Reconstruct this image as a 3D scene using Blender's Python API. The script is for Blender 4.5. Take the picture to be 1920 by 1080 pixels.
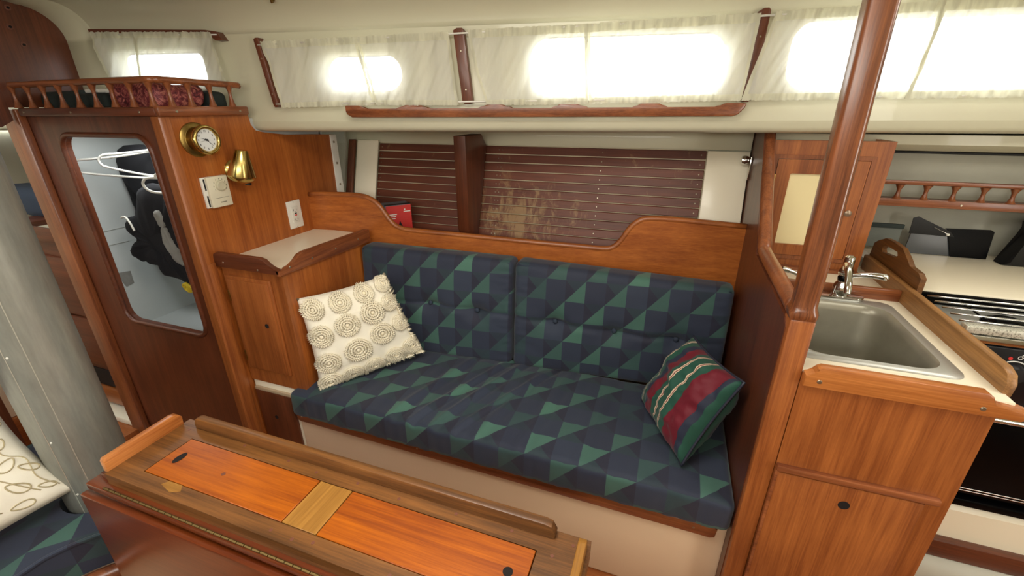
import bpy, bmesh, math, random
from mathutils import Vector, Matrix, noise
D = bpy.data
for o in list(D.objects): D.objects.remove(o)
scn = bpy.context.scene
COL = scn.collection
R = math.radians

# ------------------------------------------------------------------ camera
cam = D.cameras.new('camera'); camo = D.objects.new('camera', cam); COL.objects.link(camo)
def cam_matrix(yaw, pitch, roll):
    a, b, c = R(yaw), R(pitch), R(roll)
    f = Vector((math.sin(a)*math.cos(b), math.cos(a)*math.cos(b), -math.sin(b)))
    r = Vector((math.cos(a), -math.sin(a), 0)); d = f.cross(r)
    r2 = math.cos(c)*r + math.sin(c)*d; d2 = -math.sin(c)*r + math.cos(c)*d
    return Matrix((r2, -d2, -f)).transposed().to_4x4()
camo.matrix_world = cam_matrix(-19.715, 22.448, 0.3277)
cam.sensor_width = 36; cam.lens = 817.5/1920*36; cam.clip_start = .02
scn.camera = camo

# ------------------------------------------------------------------ world, lights, exposure
w = D.worlds.new('sky'); scn.world = w; w.use_nodes = True
bg = w.node_tree.nodes['Background']; bg.inputs[0].default_value = (.93, .97, 1, 1); bg.inputs[1].default_value = 6.0
def area(name, loc, rot, sx, sy, power, color):
    l = D.lights.new(name, 'AREA'); l.shape = 'RECTANGLE'; l.size = sx; l.size_y = sy; l.energy = power; l.color = color
    o = D.objects.new(name, l); COL.objects.link(o); o.location = loc; o.rotation_euler = [R(v) for v in rot]
    return o
area('overhead_hatch_light', (-.30, .40, .40), (0, 0, 0), .55, .55, 12, (1, .95, .86))
area('companionway_light', (1.75, .2, -.15), (90, 0, 75), .7, 1.0, 19, (1, .94, .86))
area('port_windows_light', (-.3, -.72, .12), (90, 0, 0), 1.9, .2, 10, (1, .96, .88))
area('forward_hatch_light', (-2.65, .6, .25), (0, 0, 0), .4, .4, 3.0, (.95, 1, .95))
area('locker_fill_light', (-1.82, 1.08, -.06), (0, 0, 0), .4, .12, 1.5, (.95, 1, 1))  # added fill to brighten the locker inside; no lamp is fitted there
area('galley_fill_light', (1.0, 1.0, .25), (0, 0, 0), .5, .3, 3.5, (1, .96, .88))  # soft fill added over the starboard side, not a galley fitting
vs = scn.view_settings; vs.view_transform = 'Standard'; vs.look = 'None'; vs.gamma = 1; vs.use_curve_mapping = False; vs.exposure = 0.18

# ------------------------------------------------------------------ materials
def srgb(r, g, b):
    f = lambda c: ((c/255+.055)/1.055)**2.4 if c/255 > .04045 else c/255/12.92
    return (f(r), f(g), f(b), 1)
class NT:
    def __init__(s, name):
        s.m = D.materials.new(name); s.m.use_nodes = True; s.t = s.m.node_tree; s.n = s.t.nodes
        s.b = s.n['Principled BSDF']; s.out = s.n['Material Output']
    def node(s, kind, **kw):
        x = s.n.new(kind)
        for k, v in kw.items(): setattr(x, k, v)
        return x
    def link(s, a, b): s.t.links.new(a, b)
    def math(s, op, a, b=None, c=None):
        x = s.n.new('ShaderNodeMath'); x.operation = op
        for i, v in enumerate((a, b, c)):
            if v is None: continue
            if isinstance(v, (int, float)): x.inputs[i].default_value = v
            else: s.link(v, x.inputs[i])
        return x.outputs[0]
    def mix(s, f, a, b):
        x = s.n.new('ShaderNodeMix'); x.data_type = 'RGBA'
        for sock, v in ((x.inputs[0], f), (x.inputs[6], a), (x.inputs[7], b)):
            if isinstance(v, (int, float, tuple)): sock.default_value = v
            else: s.link(v, sock)
        return x.outputs[2]
    def noise(s, vec, scale, detail=4, rough=.55, dist=0):
        x = s.n.new('ShaderNodeTexNoise'); x.inputs['Scale'].default_value = scale; x.inputs['Detail'].default_value = detail
        x.inputs['Roughness'].default_value = rough; x.inputs['Distortion'].default_value = dist
        s.link(vec, x.inputs['Vector']); return x.outputs[0]
    def mapping(s, scale, out='Object', loc=(0, 0, 0)):
        t = s.n.new('ShaderNodeTexCoord'); m = s.n.new('ShaderNodeMapping'); m.inputs['Scale'].default_value = scale; m.inputs['Location'].default_value = loc
        s.link(t.outputs[out], m.inputs[0]); return m.outputs[0]
    def ramp(s, fac, stops):
        x = s.n.new('ShaderNodeValToRGB'); e = x.color_ramp.elements
        while len(e) < len(stops): e.new(.5)
        for i, (p, c) in enumerate(stops): e[i].position = p; e[i].color = c
        s.link(fac, x.inputs[0]); return x.outputs[0]
    def bump(s, h, strength, dist=.001):
        x = s.n.new('ShaderNodeBump'); x.inputs['Strength'].default_value = strength; x.inputs['Distance'].default_value = dist
        s.link(h, x.inputs['Height']); s.link(x.outputs[0], s.b.inputs['Normal'])
_wood = {}
def wood(tone, axis):
    """oiled / varnished timber, tone: name, axis: direction of the grain"""
    if (tone, axis) in _wood: return _wood[tone, axis]
    lo, hi, rough, coat, sc = TONES[tone]
    t = NT('%s_wood_%s' % (tone, axis))
    i = 'xyz'.index(axis)
    s1 = [9*sc]*3; s1[i] = .7
    s2 = [230]*3; s2[i] = 7
    s4 = [45]*3; s4[i] = 1.6
    v1 = t.mapping(s1); v2 = t.mapping(s2)
    n1 = t.noise(v1, 1.6, 5, .6, 1.2); n2 = t.noise(v2, 1.2, 3, .7)
    n3 = t.noise(t.mapping((2.2, 2.2, 2.2)), 2, 3); n4 = t.noise(t.mapping(s4), 1.3, 3, .6, .6)
    f = t.math('ADD', t.math('MULTIPLY', n1, .42), t.math('ADD', t.math('MULTIPLY', n2, .34), t.math('ADD', t.math('MULTIPLY', n3, .22), t.math('MULTIPLY', n4, .24))))
    dk = tuple(v*.72 for v in lo[:3])+(1,)
    c = t.ramp(f, [(.38, dk), (.52, lo), (.74, hi), (.92, tuple(min(1, v*1.15) for v in hi[:3])+(1,))])
    t.link(c, t.b.inputs['Base Color'])
    t.b.inputs['Roughness'].default_value = rough
    t.b.inputs['Coat Weight'].default_value = coat; t.b.inputs['Coat Roughness'].default_value = .22
    t.bump(n2, .18, .0006)
    _wood[tone, axis] = t.m; return t.m
TONES = {
 'mahogany': (srgb(132, 70, 30), srgb(176, 104, 50), .40, .2, 1.5),
 'orange':   (srgb(146, 76, 28), srgb(186, 108, 46), .38, .2, 1.5),
 'dark':     (srgb(84, 42, 24), srgb(118, 62, 36), .40, .25, 1.3),
 'slat':     (srgb(84, 42, 32), srgb(122, 66, 50), .5, .1, 1),
 'rail':     (srgb(112, 60, 34), srgb(162, 96, 56), .30, .35, 1.4),
 'pole':     (srgb(92, 50, 30), srgb(150, 88, 50), .24, .5, 1.0),
 'teak':     (srgb(84, 52, 22), srgb(134, 86, 40), .45, .1, 1.8),
 'drift':    (srgb(116, 78, 38), srgb(172, 124, 72), .5, .1, 1.8),
 'insert':   (srgb(138, 62, 0), srgb(188, 98, 0), .42, .08, 1.6),
 'pale':     (srgb(136, 90, 30), srgb(172, 122, 52), .45, .15, 2.2),
 'fiddle':   (srgb(160, 90, 38), srgb(206, 132, 68), .36, .3, 1.4),
 'leaf':     (srgb(92, 38, 12), srgb(120, 56, 22), .28, .4, .6),
}
_plain = {}
def plain(name, col, rough=.5, metal=0, coat=0, bump=0, bscale=200, mottle=0, mscale=6):
    if name in _plain: return _plain[name]
    t = NT(name); t.b.inputs['Base Color'].default_value = col; t.b.inputs['Roughness'].default_value = rough
    t.b.inputs['Metallic'].default_value = metal; t.b.inputs['Coat Weight'].default_value = coat
    if mottle:
        n = t.noise(t.mapping((1, 1, 1)), mscale, 6, .6, .3)
        d = tuple(c*(1-mottle) for c in col[:3])+(1,)
        t.link(t.ramp(n, [(.3, d), (.7, col)]), t.b.inputs['Base Color'])
    if bump:
        t.bump(t.noise(t.mapping((1, 1, 1)), bscale, 3), bump)
    _plain[name] = t.m; return t.m
LINER = plain('cream_gelcoat', srgb(208, 204, 178), .38, coat=.2)
HULL = plain('grey_cream_hull_paint', srgb(176, 174, 158), .6, bump=.3, bscale=60, mottle=.12)
LAM = plain('cream_laminate', srgb(250, 241, 216), .3, coat=.08)
LAMP = plain('pinkish_cream_panel', srgb(238, 210, 176), .5, mottle=.05, mscale=3)
WHITE = plain('white_plastic', srgb(232, 230, 220), .4)
IVORY = plain('ivory_plastic', srgb(226, 220, 196), .4)
LOCKW = plain('white_locker_liner', srgb(205, 210, 208), .55, mottle=.06, mscale=4)
BLACK = plain('black_enamel', srgb(6, 6, 7), .25)
BLACK.node_tree.nodes['Principled BSDF'].inputs['Specular IOR Level'].default_value = .12
BLACKM = plain('matt_black', srgb(14, 14, 16), .6)
CHROME = plain('chrome', srgb(225, 225, 222), .08, metal=1)
STEEL = plain('brushed_steel', srgb(186, 186, 178), .34, metal=.35, mottle=.14, mscale=9)
BOWL = plain('dull_steel_bowl', srgb(166, 162, 146), .36, metal=.5, mottle=.25, mscale=7)
BRASS = plain('aged_brass', srgb(158, 132, 74), .34, metal=1, mottle=.25, mscale=30)
BRASSP = plain('polished_brass', srgb(196, 172, 104), .2, metal=1)
CLOTHB = plain('black_cloth', srgb(16, 16, 22), .95, bump=.4, bscale=300)
CLOTHG = plain('grey_cloth', srgb(150, 148, 142), .9, bump=.4, bscale=120, mottle=.25, mscale=30)
NAVY = plain('navy_cloth', srgb(44, 54, 70), .85, bump=.3, bscale=400)
GREEN = plain('dark_green_cloth', srgb(36, 46, 44), .8, bump=.3, bscale=300)
HOLE = plain('hole_shadow', srgb(18, 10, 8), .9)
SCREW = plain('screw_metal', srgb(170, 160, 140), .3, metal=.9)
BUNG = plain('timber_bung', srgb(112, 66, 48), .5)
RED = plain('red_card', srgb(205, 48, 42), .5)
YELLOW = plain('yellow_webbing', srgb(214, 186, 40), .7)
HEM = None

def mast_mat():
    t = NT('grey_painted_mast')
    n = t.noise(t.mapping((3, 3, 1)), 3, 6, .6, .4); n2 = t.noise(t.mapping((60, 60, 8)), 2, 4)
    f = t.math('ADD', t.math('MULTIPLY', n, .7), t.math('MULTIPLY', n2, .3))
    t.link(t.ramp(f, [(.3, srgb(120, 121, 114)), (.7, srgb(164, 165, 155))]), t.b.inputs['Base Color'])
    t.b.inputs['Roughness'].default_value = .38; t.b.inputs['Metallic'].default_value = .35
    return t.m
MAST = mast_mat()

def fabric():
    """navy and green geometric upholstery, printed pattern in cloth metres (UV)"""
    t = NT('navy_green_geometric_upholstery')
    uv = t.n.new('ShaderNodeTexCoord').outputs['UV']
    sp = t.n.new('ShaderNodeSeparateXYZ'); t.link(uv, sp.inputs[0])
    s = 1/.080
    u = t.math('MULTIPLY', sp.outputs[0], s); v = t.math('MULTIPLY', sp.outputs[1], s)
    iu = t.math('FLOOR', u); iv = t.math('FLOOR', v); fu = t.math('FRACT', u); fv = t.math('FRACT', v)
    par = t.math('MODULO', t.math('ADD', t.math('ADD', iu, iv), 1000), 2)
    bright = t.math('LESS_THAN', fv, fu)
    wedge = t.math('LESS_THAN', fv, t.math('SUBTRACT', 1, fu))
    cv = t.n.new('ShaderNodeCombineXYZ'); t.link(iu, cv.inputs[0]); t.link(iv, cv.inputs[1])
    wn = t.n.new('ShaderNodeTexWhiteNoise'); wn.noise_dimensions = '2D'; t.link(cv.outputs[0], wn.inputs[0])
    rnd = wn.outputs[0]
    sc2 = t.n.new('ShaderNodeSeparateColor'); t.link(wn.outputs[1], sc2.inputs[0]); rnd2 = sc2.outputs[1]
    navy = t.mix(rnd, srgb(34, 40, 60), srgb(42, 51, 70))
    midg = t.mix(rnd2, srgb(30, 42, 56), srgb(37, 57, 62))
    brg = t.mix(t.math('POWER', rnd, 1.5), srgb(34, 54, 62), srgb(70, 112, 96))
    tri = t.mix(bright, t.mix(wedge, midg, srgb(30, 31, 50)), brg)
    c = t.mix(par, navy, tri)
    mot = t.noise(t.mapping((1, 1, 1)), 9, 3)
    c = t.mix(t.math('MULTIPLY', mot, .12), c, srgb(60, 68, 80))
    t.link(c, t.b.inputs['Base Color']); t.b.inputs['Roughness'].default_value = .75
    t.b.inputs['Sheen Weight'].default_value = .15
    t.bump(t.noise(t.mapping((1, 1, 1)), 700, 2), .25, .0006)
    return t.m
FAB = fabric()

def stripes():
    t = NT('burgundy_green_striped_satin')
    uv = t.n.new('ShaderNodeTexCoord').outputs['UV']
    sp = t.n.new('ShaderNodeSeparateXYZ'); t.link(uv, sp.inputs[0])
    g = srgb(34, 78, 64); b = srgb(104, 20, 36); n = srgb(38, 44, 62); cr = srgb(214, 190, 164)
    x = t.n.new('ShaderNodeValToRGB'); x.color_ramp.interpolation = 'CONSTANT'
    stops = [(0, g), (.10, cr), (.112, n), (.122, cr), (.134, g), (.22, n), (.29, b), (.41, g), (.475, cr), (.487, b), (.493, cr), (.503, g), (.60, cr), (.612, b), (.618, cr), (.628, g), (.71, b), (.90, n), (.955, g)]
    e = x.color_ramp.elements
    while len(e) < len(stops): e.new(.5)
    for i, (p, c) in enumerate(stops): e[i].position = p; e[i].color = c
    t.link(sp.outputs[1], x.inputs[0]); t.link(x.outputs[0], t.b.inputs['Base Color'])
    t.b.inputs['Roughness'].default_value = .62; t.b.inputs['Sheen Weight'].default_value = .1; t.b.inputs['Specular IOR Level'].default_value = .3
    return t.m

def sheer(name, transp, col):
    t = NT(name); n = t.n
    tr = n.new('ShaderNodeBsdfTransparent'); tl = n.new('ShaderNodeBsdfTranslucent'); df = n.new('ShaderNodeBsdfDiffuse')
    tl.inputs[0].default_value = col; df.inputs[0].default_value = col
    m1 = n.new('ShaderNodeMixShader'); m1.inputs[0].default_value = .34; t.link(df.outputs[0], m1.inputs[1]); t.link(tl.outputs[0], m1.inputs[2])
    # streaks vary the weave density and paint gather shading into the cloth colour
    wv = t.noise(t.mapping((46, 46, 3.5)), 1.2, 3, .6, .5)
    k = t.ramp(wv, [(.40, (0, 0, 0, 1)), (.62, (1, 1, 1, 1))])
    dn = t.mix(k, tuple(c*.82 for c in col[:3])+(1,), col)
    t.link(dn, tl.inputs[0]); t.link(dn, df.inputs[0])
    m2 = n.new('ShaderNodeMixShader'); t.link(t.math('MULTIPLY_ADD', k, transp*.7, transp*.6), m2.inputs[0])
    t.link(m1.outputs[0], m2.inputs[1]); t.link(tr.outputs[0], m2.inputs[2]); t.link(m2.outputs[0], t.out.inputs[0])
    return t.m
CURT = sheer('sheer_cream_curtain', .26, srgb(252, 251, 238))
HEM = sheer('doubled_curtain_hem', .08, srgb(236, 234, 212))

def glass():
    t = NT('window_glass'); n = t.n
    tr = n.new('ShaderNodeBsdfTransparent'); gl = n.new('ShaderNodeBsdfGlossy'); gl.inputs['Roughness'].default_value = .02
    m = n.new('ShaderNodeMixShader'); m.inputs[0].default_value = .06
    t.link(tr.outputs[0], m.inputs[1]); t.link(gl.outputs[0], m.inputs[2]); t.link(m.outputs[0], t.out.inputs[0]); return t.m
GLASS = glass()

def pillow_cloth(name, col, vein=None):
    t = NT(name); t.b.inputs['Base Color'].default_value = col; t.b.inputs['Roughness'].default_value = .85
    t.bump(t.noise(t.mapping((1, 1, 1)), 500, 2), .3, .0006); return t.m
CREAM = pillow_cloth('cream_cotton', srgb(244, 238, 220))
ROPE = pillow_cloth('ecru_loop_trim', srgb(244, 234, 208))
EMB = pillow_cloth('taupe_embroidery', srgb(184, 170, 134))

def stained_slat():
    t = NT('slat_wood_with_pale_stain'); 
    v2 = t.mapping((5, 170, 170)); n1 = t.noise(t.mapping((.7, 9, 9)), 1.6, 5, .6, .9); n2 = t.noise(v2, 1.2, 3)
    f = t.math('ADD', t.math('MULTIPLY', n1, .8), t.math('MULTIPLY', n2, .4))
    base = t.ramp(f, [(.42, srgb(82, 40, 26)), (.9, srgb(126, 66, 42))])
    # salt stain: an own shape around the lower left of the wide panel
    sx = t.n.new('ShaderNodeSeparateXYZ'); t.link(t.n.new('ShaderNodeTexCoord').outputs['Object'], sx.inputs[0])
    gx = t.math('SUBTRACT', 1, t.math('MULTIPLY', t.math('ABSOLUTE', t.math('SUBTRACT', sx.outputs[0], .0)), 3.2))
    gz = t.math('SUBTRACT', 1, t.math('MULTIPLY', t.math('ABSOLUTE', t.math('SUBTRACT', sx.outputs[2], .16)), 5.0))
    g = t.math('MULTIPLY', t.math('MAXIMUM', gx, 0), t.math('MAXIMUM', gz, 0))
    st = t.noise(t.mapping((16, 16, 5)), 1.6, 8, .75, .6)
    k = t.ramp(t.math('ADD', t.math('MULTIPLY', g, .22), t.math('MULTIPLY', st, .78)), [(.47, (0, 0, 0, 1)), (.58, (.7, .7, .7, 1))])
    t.link(t.mix(k, base, srgb(166, 134, 90)), t.b.inputs['Base Color']); t.b.inputs['Roughness'].default_value = .5
    t.bump(n2, .2, .0006); return t.m

def speckle():
    t = NT('speckled_worn_aluminium'); n = t.noise(t.mapping((1, 1, 1)), 260, 3, .7)
    t.link(t.ramp(n, [(.35, srgb(120, 116, 100)), (.5, srgb(216, 214, 200))]), t.b.inputs['Base Color'])
    t.b.inputs['Metallic'].default_value = .5; t.b.inputs['Roughness'].default_value = .4; return t.m

def patterned_pink():
    t = NT('pink_patterned_bag'); n = t.noise(t.mapping((1, 1, 1)), 38, 5, .7, 2.2)
    t.link(t.ramp(n, [(.38, srgb(70, 20, 30)), (.5, srgb(140, 58, 64)), (.62, srgb(206, 130, 116))]), t.b.inputs['Base Color']); t.b.inputs['Roughness'].default_value = .6; return t.m

# ------------------------------------------------------------------ mesh helpers
def nbm(): return bmesh.new()
def box(bm, x0, x1, y0, y1, z0, z1, bev=0, seg=2):
    vs = [bm.verts.new((x, y, z)) for z in (z0, z1) for y in (y0, y1) for x in (x0, x1)]
    fs = [(0, 2, 3, 1), (4, 5, 7, 6), (0, 1, 5, 4), (2, 6, 7, 3), (0, 4, 6, 2), (1, 3, 7, 5)]
    f = [bm.faces.new([vs[i] for i in q]) for q in fs]
    if bev: bevel(bm, f, bev, seg)
    return f
def bevel(bm, faces, bev, seg=2):
    ed = {e for f in faces for e in f.edges}
    bmesh.ops.bevel(bm, geom=list(ed), offset=bev, segments=seg, profile=.5, affect='EDGES', clamp_overlap=True)
def prism(bm, pts, axis, a0, a1, bev=0, seg=2, holes=()):
    """polygon pts in the plane across `axis`, extruded from a0 to a1. axis 'y': pts are (x,z); 'x': (y,z); 'z': (x,y)"""
    def V(p, a):
        return {'x': (a, p[0], p[1]), 'y': (p[0], a, p[1]), 'z': (p[0], p[1], a)}[axis]
    new = []
    if not holes:
        A = [bm.verts.new(V(p, a0)) for p in pts]; B = [bm.verts.new(V(p, a1)) for p in pts]
        new.append(bm.faces.new(A)); new.append(bm.faces.new(list(reversed(B))))
        n = len(pts)
        for i in range(n): new.append(bm.faces.new((A[i], B[i], B[(i+1) % n], A[(i+1) % n])))
        cap = new[:2]
        if bev:
            ed = {e for f in cap for e in f.edges}
            bmesh.ops.bevel(bm, geom=list(ed), offset=bev, segments=seg, profile=.5, affect='EDGES', clamp_overlap=True)
        return
    for a in (a0, a1):
        loops = []
        edges = []
        for L in [pts]+list(holes):
            vv = [bm.verts.new(V(p, a)) for p in L]
            edges += [bm.edges.new((vv[i], vv[(i+1) % len(vv)])) for i in range(len(vv))]
            loops.append(vv)
        bmesh.ops.triangle_fill(bm, use_beauty=True, edges=edges)
        if a == a0: L0 = loops
    for la, lb in zip(L0, loops):
        n = len(la)
        for i in range(n): bm.faces.new((la[i], lb[i], lb[(i+1) % n], la[(i+1) % n]))
def rrect(x0, x1, z0, z1, r, n=6):
    out = []
    for cx, cz, a in ((x1-r, z1-r, 0), (x0+r, z1-r, 90), (x0+r, z0+r, 180), (x1-r, z0+r, 270)):
        for i in range(n+1):
            t = R(a+90*i/n); out.append((cx+r*math.cos(t), cz+r*math.sin(t)))
    return out
def tube(bm, pts, r, seg=10, closed=False, caps=True):
    pts = [Vector(p) for p in pts]; n = len(pts); rings = []
    rr = r if isinstance(r, (list, tuple)) else [r]*n
    up = None
    for i, p in enumerate(pts):
        if closed: t = (pts[(i+1) % n]-pts[i-1])
        else: t = pts[min(i+1, n-1)]-pts[max(i-1, 0)]
        t.normalize()
        if up is None:
            up = Vector((0, 0, 1)) if abs(t.z) < .9 else Vector((1, 0, 0))
        a = up-t*up.dot(t)
        if a.length < 1e-5: a = t.orthogonal()
        a.normalize(); up = a; b = t.cross(a)
        rings.append([bm.verts.new(p+(a*math.cos(k*2*math.pi/seg)+b*math.sin(k*2*math.pi/seg))*rr[i]) for k in range(seg)])
    m = n if closed else n-1
    for i in range(m):
        A, B = rings[i], rings[(i+1) % n]
        for k in range(seg): bm.faces.new((A[k], A[(k+1) % seg], B[(k+1) % seg], B[k]))
    if caps and not closed:
        bm.faces.new(list(reversed(rings[0]))); bm.faces.new(rings[-1])
def lathe(bm, prof, c, d, seg=20, caps=True):
    """prof: (radius, distance along d) pairs, from c along unit d"""
    d = Vector(d).normalized(); c = Vector(c); a = d.orthogonal().normalized(); b = d.cross(a); rings = []
    for r, h in prof:
        rings.append([bm.verts.new(c+d*h+(a*math.cos(k*2*math.pi/seg)+b*math.sin(k*2*math.pi/seg))*max(r, 1e-5)) for k in range(seg)])
    for A, B in zip(rings, rings[1:]):
        for k in range(seg): bm.faces.new((A[k], A[(k+1) % seg], B[(k+1) % seg], B[k]))
    if caps: bm.faces.new(list(reversed(rings[0]))); bm.faces.new(rings[-1])
def smooth_pts(pts, n=6, closed=False):
    """Catmull-Rom"""
    P = [Vector(p) for p in pts]; out = []; N = len(P)
    for i in range(N if closed else N-1):
        if closed: a, b, c, d = P[i-1], P[i], P[(i+1) % N], P[(i+2) % N]
        else: a, b, c, d = P[max(i-1, 0)], P[i], P[i+1], P[min(i+2, N-1)]
        for k in range(n):
            t = k/n
            out.append(.5*((2*b)+(c-a)*t+(2*a-5*b+4*c-d)*t*t+(3*b-a-3*c+d)*t**3))
    if not closed: out.append(P[-1])
    return out
def rbox(bm, sx, sy, sz, r, nx, ny, nz, fn, uvs=1, k=4):
    """rounded box centred on the origin with its faces gridded; fn maps each point to its final place; UV in metres"""
    uvl = bm.loops.layers.uv.verify()
    H = (sx/2, sy/2, sz/2)
    def axis(h, n):
        e = [-h+r*(1-math.cos(j/k*math.pi/2)) for j in range(k)]
        m = [-(h-r)+2*(h-r)*j/n for j in range(n+1)]
        return e+m+[-x for x in reversed(e)]
    A = [axis(H[0], nx), axis(H[1], ny), axis(H[2], nz)]
    cache = {}
    def vert(p):
        key = tuple(round(c, 6) for c in p)
        if key not in cache:
            v = Vector(p); inn = Vector([max(-H[i]+r, min(H[i]-r, v[i])) for i in range(3)])
            dd = v-inn
            q = inn+dd.normalized()*r if dd.length > 1e-9 else v
            nrm = dd.normalized() if dd.length > 1e-9 else Vector((0, 0, 0))
            cache[key] = bm.verts.new(fn(q, nrm))
        return cache[key]
    for ax in range(3):
        i, j = [(1, 2), (2, 0), (0, 1)][ax]
        for s in (-1, 1):
            for a in range(len(A[i])-1):
                for b in range(len(A[j])-1):
                    q = []
                    for (da, db) in ((0, 0), (1, 0), (1, 1), (0, 1)):
                        p = [0, 0, 0]; p[ax] = s*H[ax]; p[i] = A[i][a+da]; p[j] = A[j][b+db]; q.append(p)
                    if s < 0: q.reverse()
                    vv = [vert(p) for p in q]
                    if len(set(vv)) < 4: continue
                    try: f = bm.faces.new(vv)
                    except ValueError: continue
                    for lp, p in zip(f.loops, q):
                        if ax == 2: uv = (p[0], p[1] if s > 0 else -p[1])
                        elif ax == 1: uv = (p[0], s*H[1]+(-s)*(p[2]-H[2]))
                        else: uv = (s*H[0]+(-s)*(p[2]-H[2]), p[1])
                        lp[uvl].uv = (uv[0]*uvs, uv[1]*uvs)
def link(name, bm, mat, parent=None, smooth=False, loc=None):
    me = D.meshes.new(name)
    bmesh.ops.recalc_face_normals(bm, faces=bm.faces[:])
    bm.to_mesh(me); bm.free()
    if loc is not None: me.transform(Matrix.Translation(-Vector(loc)))
    me.materials.append(mat)
    if smooth:
        me.polygons.foreach_set('use_smooth', [True]*len(me.polygons))
        if smooth != 'all':
            try: me.set_sharp_from_angle(angle=R(40))
            except Exception: pass
    o = D.objects.new(name, me); COL.objects.link(o)
    if loc is not None: o.location = loc
    return o
def root_loc(p):
    l = Vector((0, 0, 0))
    while p is not None: l += p.location; p = p.parent
    return l
def obj(name, bm, mat, parent=None, smooth=True, label=None):
    """one mesh object, built in world coordinates; re-based to its parent thing"""
    if parent is None:
        c = Vector((0, 0, 0)); n = 0
        for v in bm.verts: c += v.co; n += 1
        zmin = min(v.co.z for v in bm.verts); c /= n; c.z = zmin
        o = link(name, bm, mat, None, smooth, c)
    else:
        l = root_loc(parent)
        o = link(name, bm, mat, None, smooth); o.data.transform(Matrix.Translation(-l)); o.parent = parent
    if label: o['label'] = label
    return o
def thing(name, label, cat, loc, group=None):
    o = D.objects.new(name, None); COL.objects.link(o); o.location = loc; o.empty_display_size = .05
    o['label'] = label; o['category'] = cat
    if group: o['group'] = group
    return o
def tag(o, label, cat, group=None):
    o['label'] = label; o['category'] = cat
    if group: o['group'] = group
    return o
def struct(name, bm, mat, label=None, cat=None, parent=None, smooth=True):
    o = obj(name, bm, mat, parent, smooth)
    if parent is None: o['kind'] = 'structure'
    if label: o['label'] = label; 
    if cat: o['category'] = cat
    return o

# cabin side: runs from (-1.43, 1.28) opening out aft; deck edge at z = -0.07
def ys(x): return 1.28+.175*(x+1.43)
def yb(x): return 1.45+.115*(x+1.43)          # settee backboard line
NS = Vector((.175, -1, 0)).normalized()       # inward normal of the cabin side

def hull_lean(bm):
    """the hull side leans inboard towards its foot"""
    for v in bm.verts:
        if v.co.z < -.15: v.co.y += .32*(v.co.z+.15)
    return bm
# ================================================================== SETTING
XA, XF = 1.75, -3.2
bm = nbm(); box(bm, XF, XA, -1.1, 1.9, -1.44, -1.40)
struct('floor', bm, wood('mahogany', 'x'), 'varnished cabin sole of the saloon and galley', 'floor')

# starboard cabin side with four window openings
PORTS = [(-1.93, -1.585, .082, .185, .028), (-1.143, -.872, .055, .16, .05), (-.458, .112, .036, .197, .055), (.272, 1.05, .042, .218, .06)]
def side_sheet(x0, x1, holes):
    bm = nbm()
    def Q(p, off): return Vector((p[0], ys(p[0]), p[1]))-NS*off
    outer = []
    n = 12
    for i in range(n+1): outer.append((x0+(x1-x0)*i/n, -.045))
    for i in range(n+1): outer.append((x1+(x0-x1)*i/n, .235))
    loops = []
    for off in (0, .03):
        edges = []; L = []
        for pl in [outer]+holes:
            vv = [bm.verts.new(Q(p, off)) for p in pl]; L.append(vv)
            edges += [bm.edges.new((vv[i], vv[(i+1) % len(vv)])) for i in range(len(vv))]
        bmesh.ops.triangle_fill(bm, use_beauty=True, edges=edges); loops.append(L)
    for A, B in zip(*loops):
        for i in range(len(A)): bm.faces.new((A[i], B[i], B[(i+1) % len(A)], A[(i+1) % len(A)]))
    return bm
holes = [rrect(a, b, c, d, r) for a, b, c, d, r in PORTS]
wall_s = struct('wall_starboard', side_sheet(-3.15, 1.75, holes), LINER, 'cream moulded cabin side with the window row', 'wall', smooth=False)
# lower lip rolling under to the side deck, deck underside and flange
bm = nbm()
xs = [-3.15+4.9*i/33 for i in range(34)]
prof = [(-.002, -.04), (.002, -.058), (.008, -.067), (.018, -.072), (.03, -.075), (.10, -.080), (.25, -.088), (.62, -.094)]
rows = []
for x in xs:
    s = min(1, max(0, (x+1.5)/.5))
    rows.append([bm.verts.new((x, ys(x)+d*(1.25 if i > 4 else 1), z)) for i, (d, z) in enumerate(prof)])
for A, B in zip(rows, rows[1:]):
    for i in range(len(A)-1): bm.faces.new((A[i], A[i+1], B[i+1], B[i]))
struct('trim_1', bm, LINER, 'rounded cream lip under the cabin side and side deck soffit', 'deck lining', smooth='all')
# ceiling: coved from the cabin side up to a cambered overhead, mirrored to port about y = .45
CY = .45
def ceil_profile(x):
    y = ys(x); half = y-CY
    out = [(0, .235)]
    for a in range(0, 91, 9):
        t = R(a); out.append((-.11*(1-math.cos(t)), .235+.10*math.sin(t)))
    W = half-.11
    for i in range(1, 9): out.append((-.11-W*i/8, .335+.075*math.sin(math.pi/2*i/8)))
    return [(y+d, z) for d, z in out]
bm = nbm(); rows = []
for x in [-3.15+4.9*i/33 for i in range(34)]:
    P = ceil_profile(x); P = P+[(2*CY-y, z) for y, z in reversed(P[:-1])]
    rows.append([bm.verts.new((x, y, z)) for y, z in P])
for A, B in zip(rows, rows[1:]):
    for i in range(len(A)-1): bm.faces.new((A[i], A[i+1], B[i+1], B[i]))
ceil = struct('ceiling', bm, LINER, 'cream cambered overhead lining of the cabin', 'ceiling', smooth='all')
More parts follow.
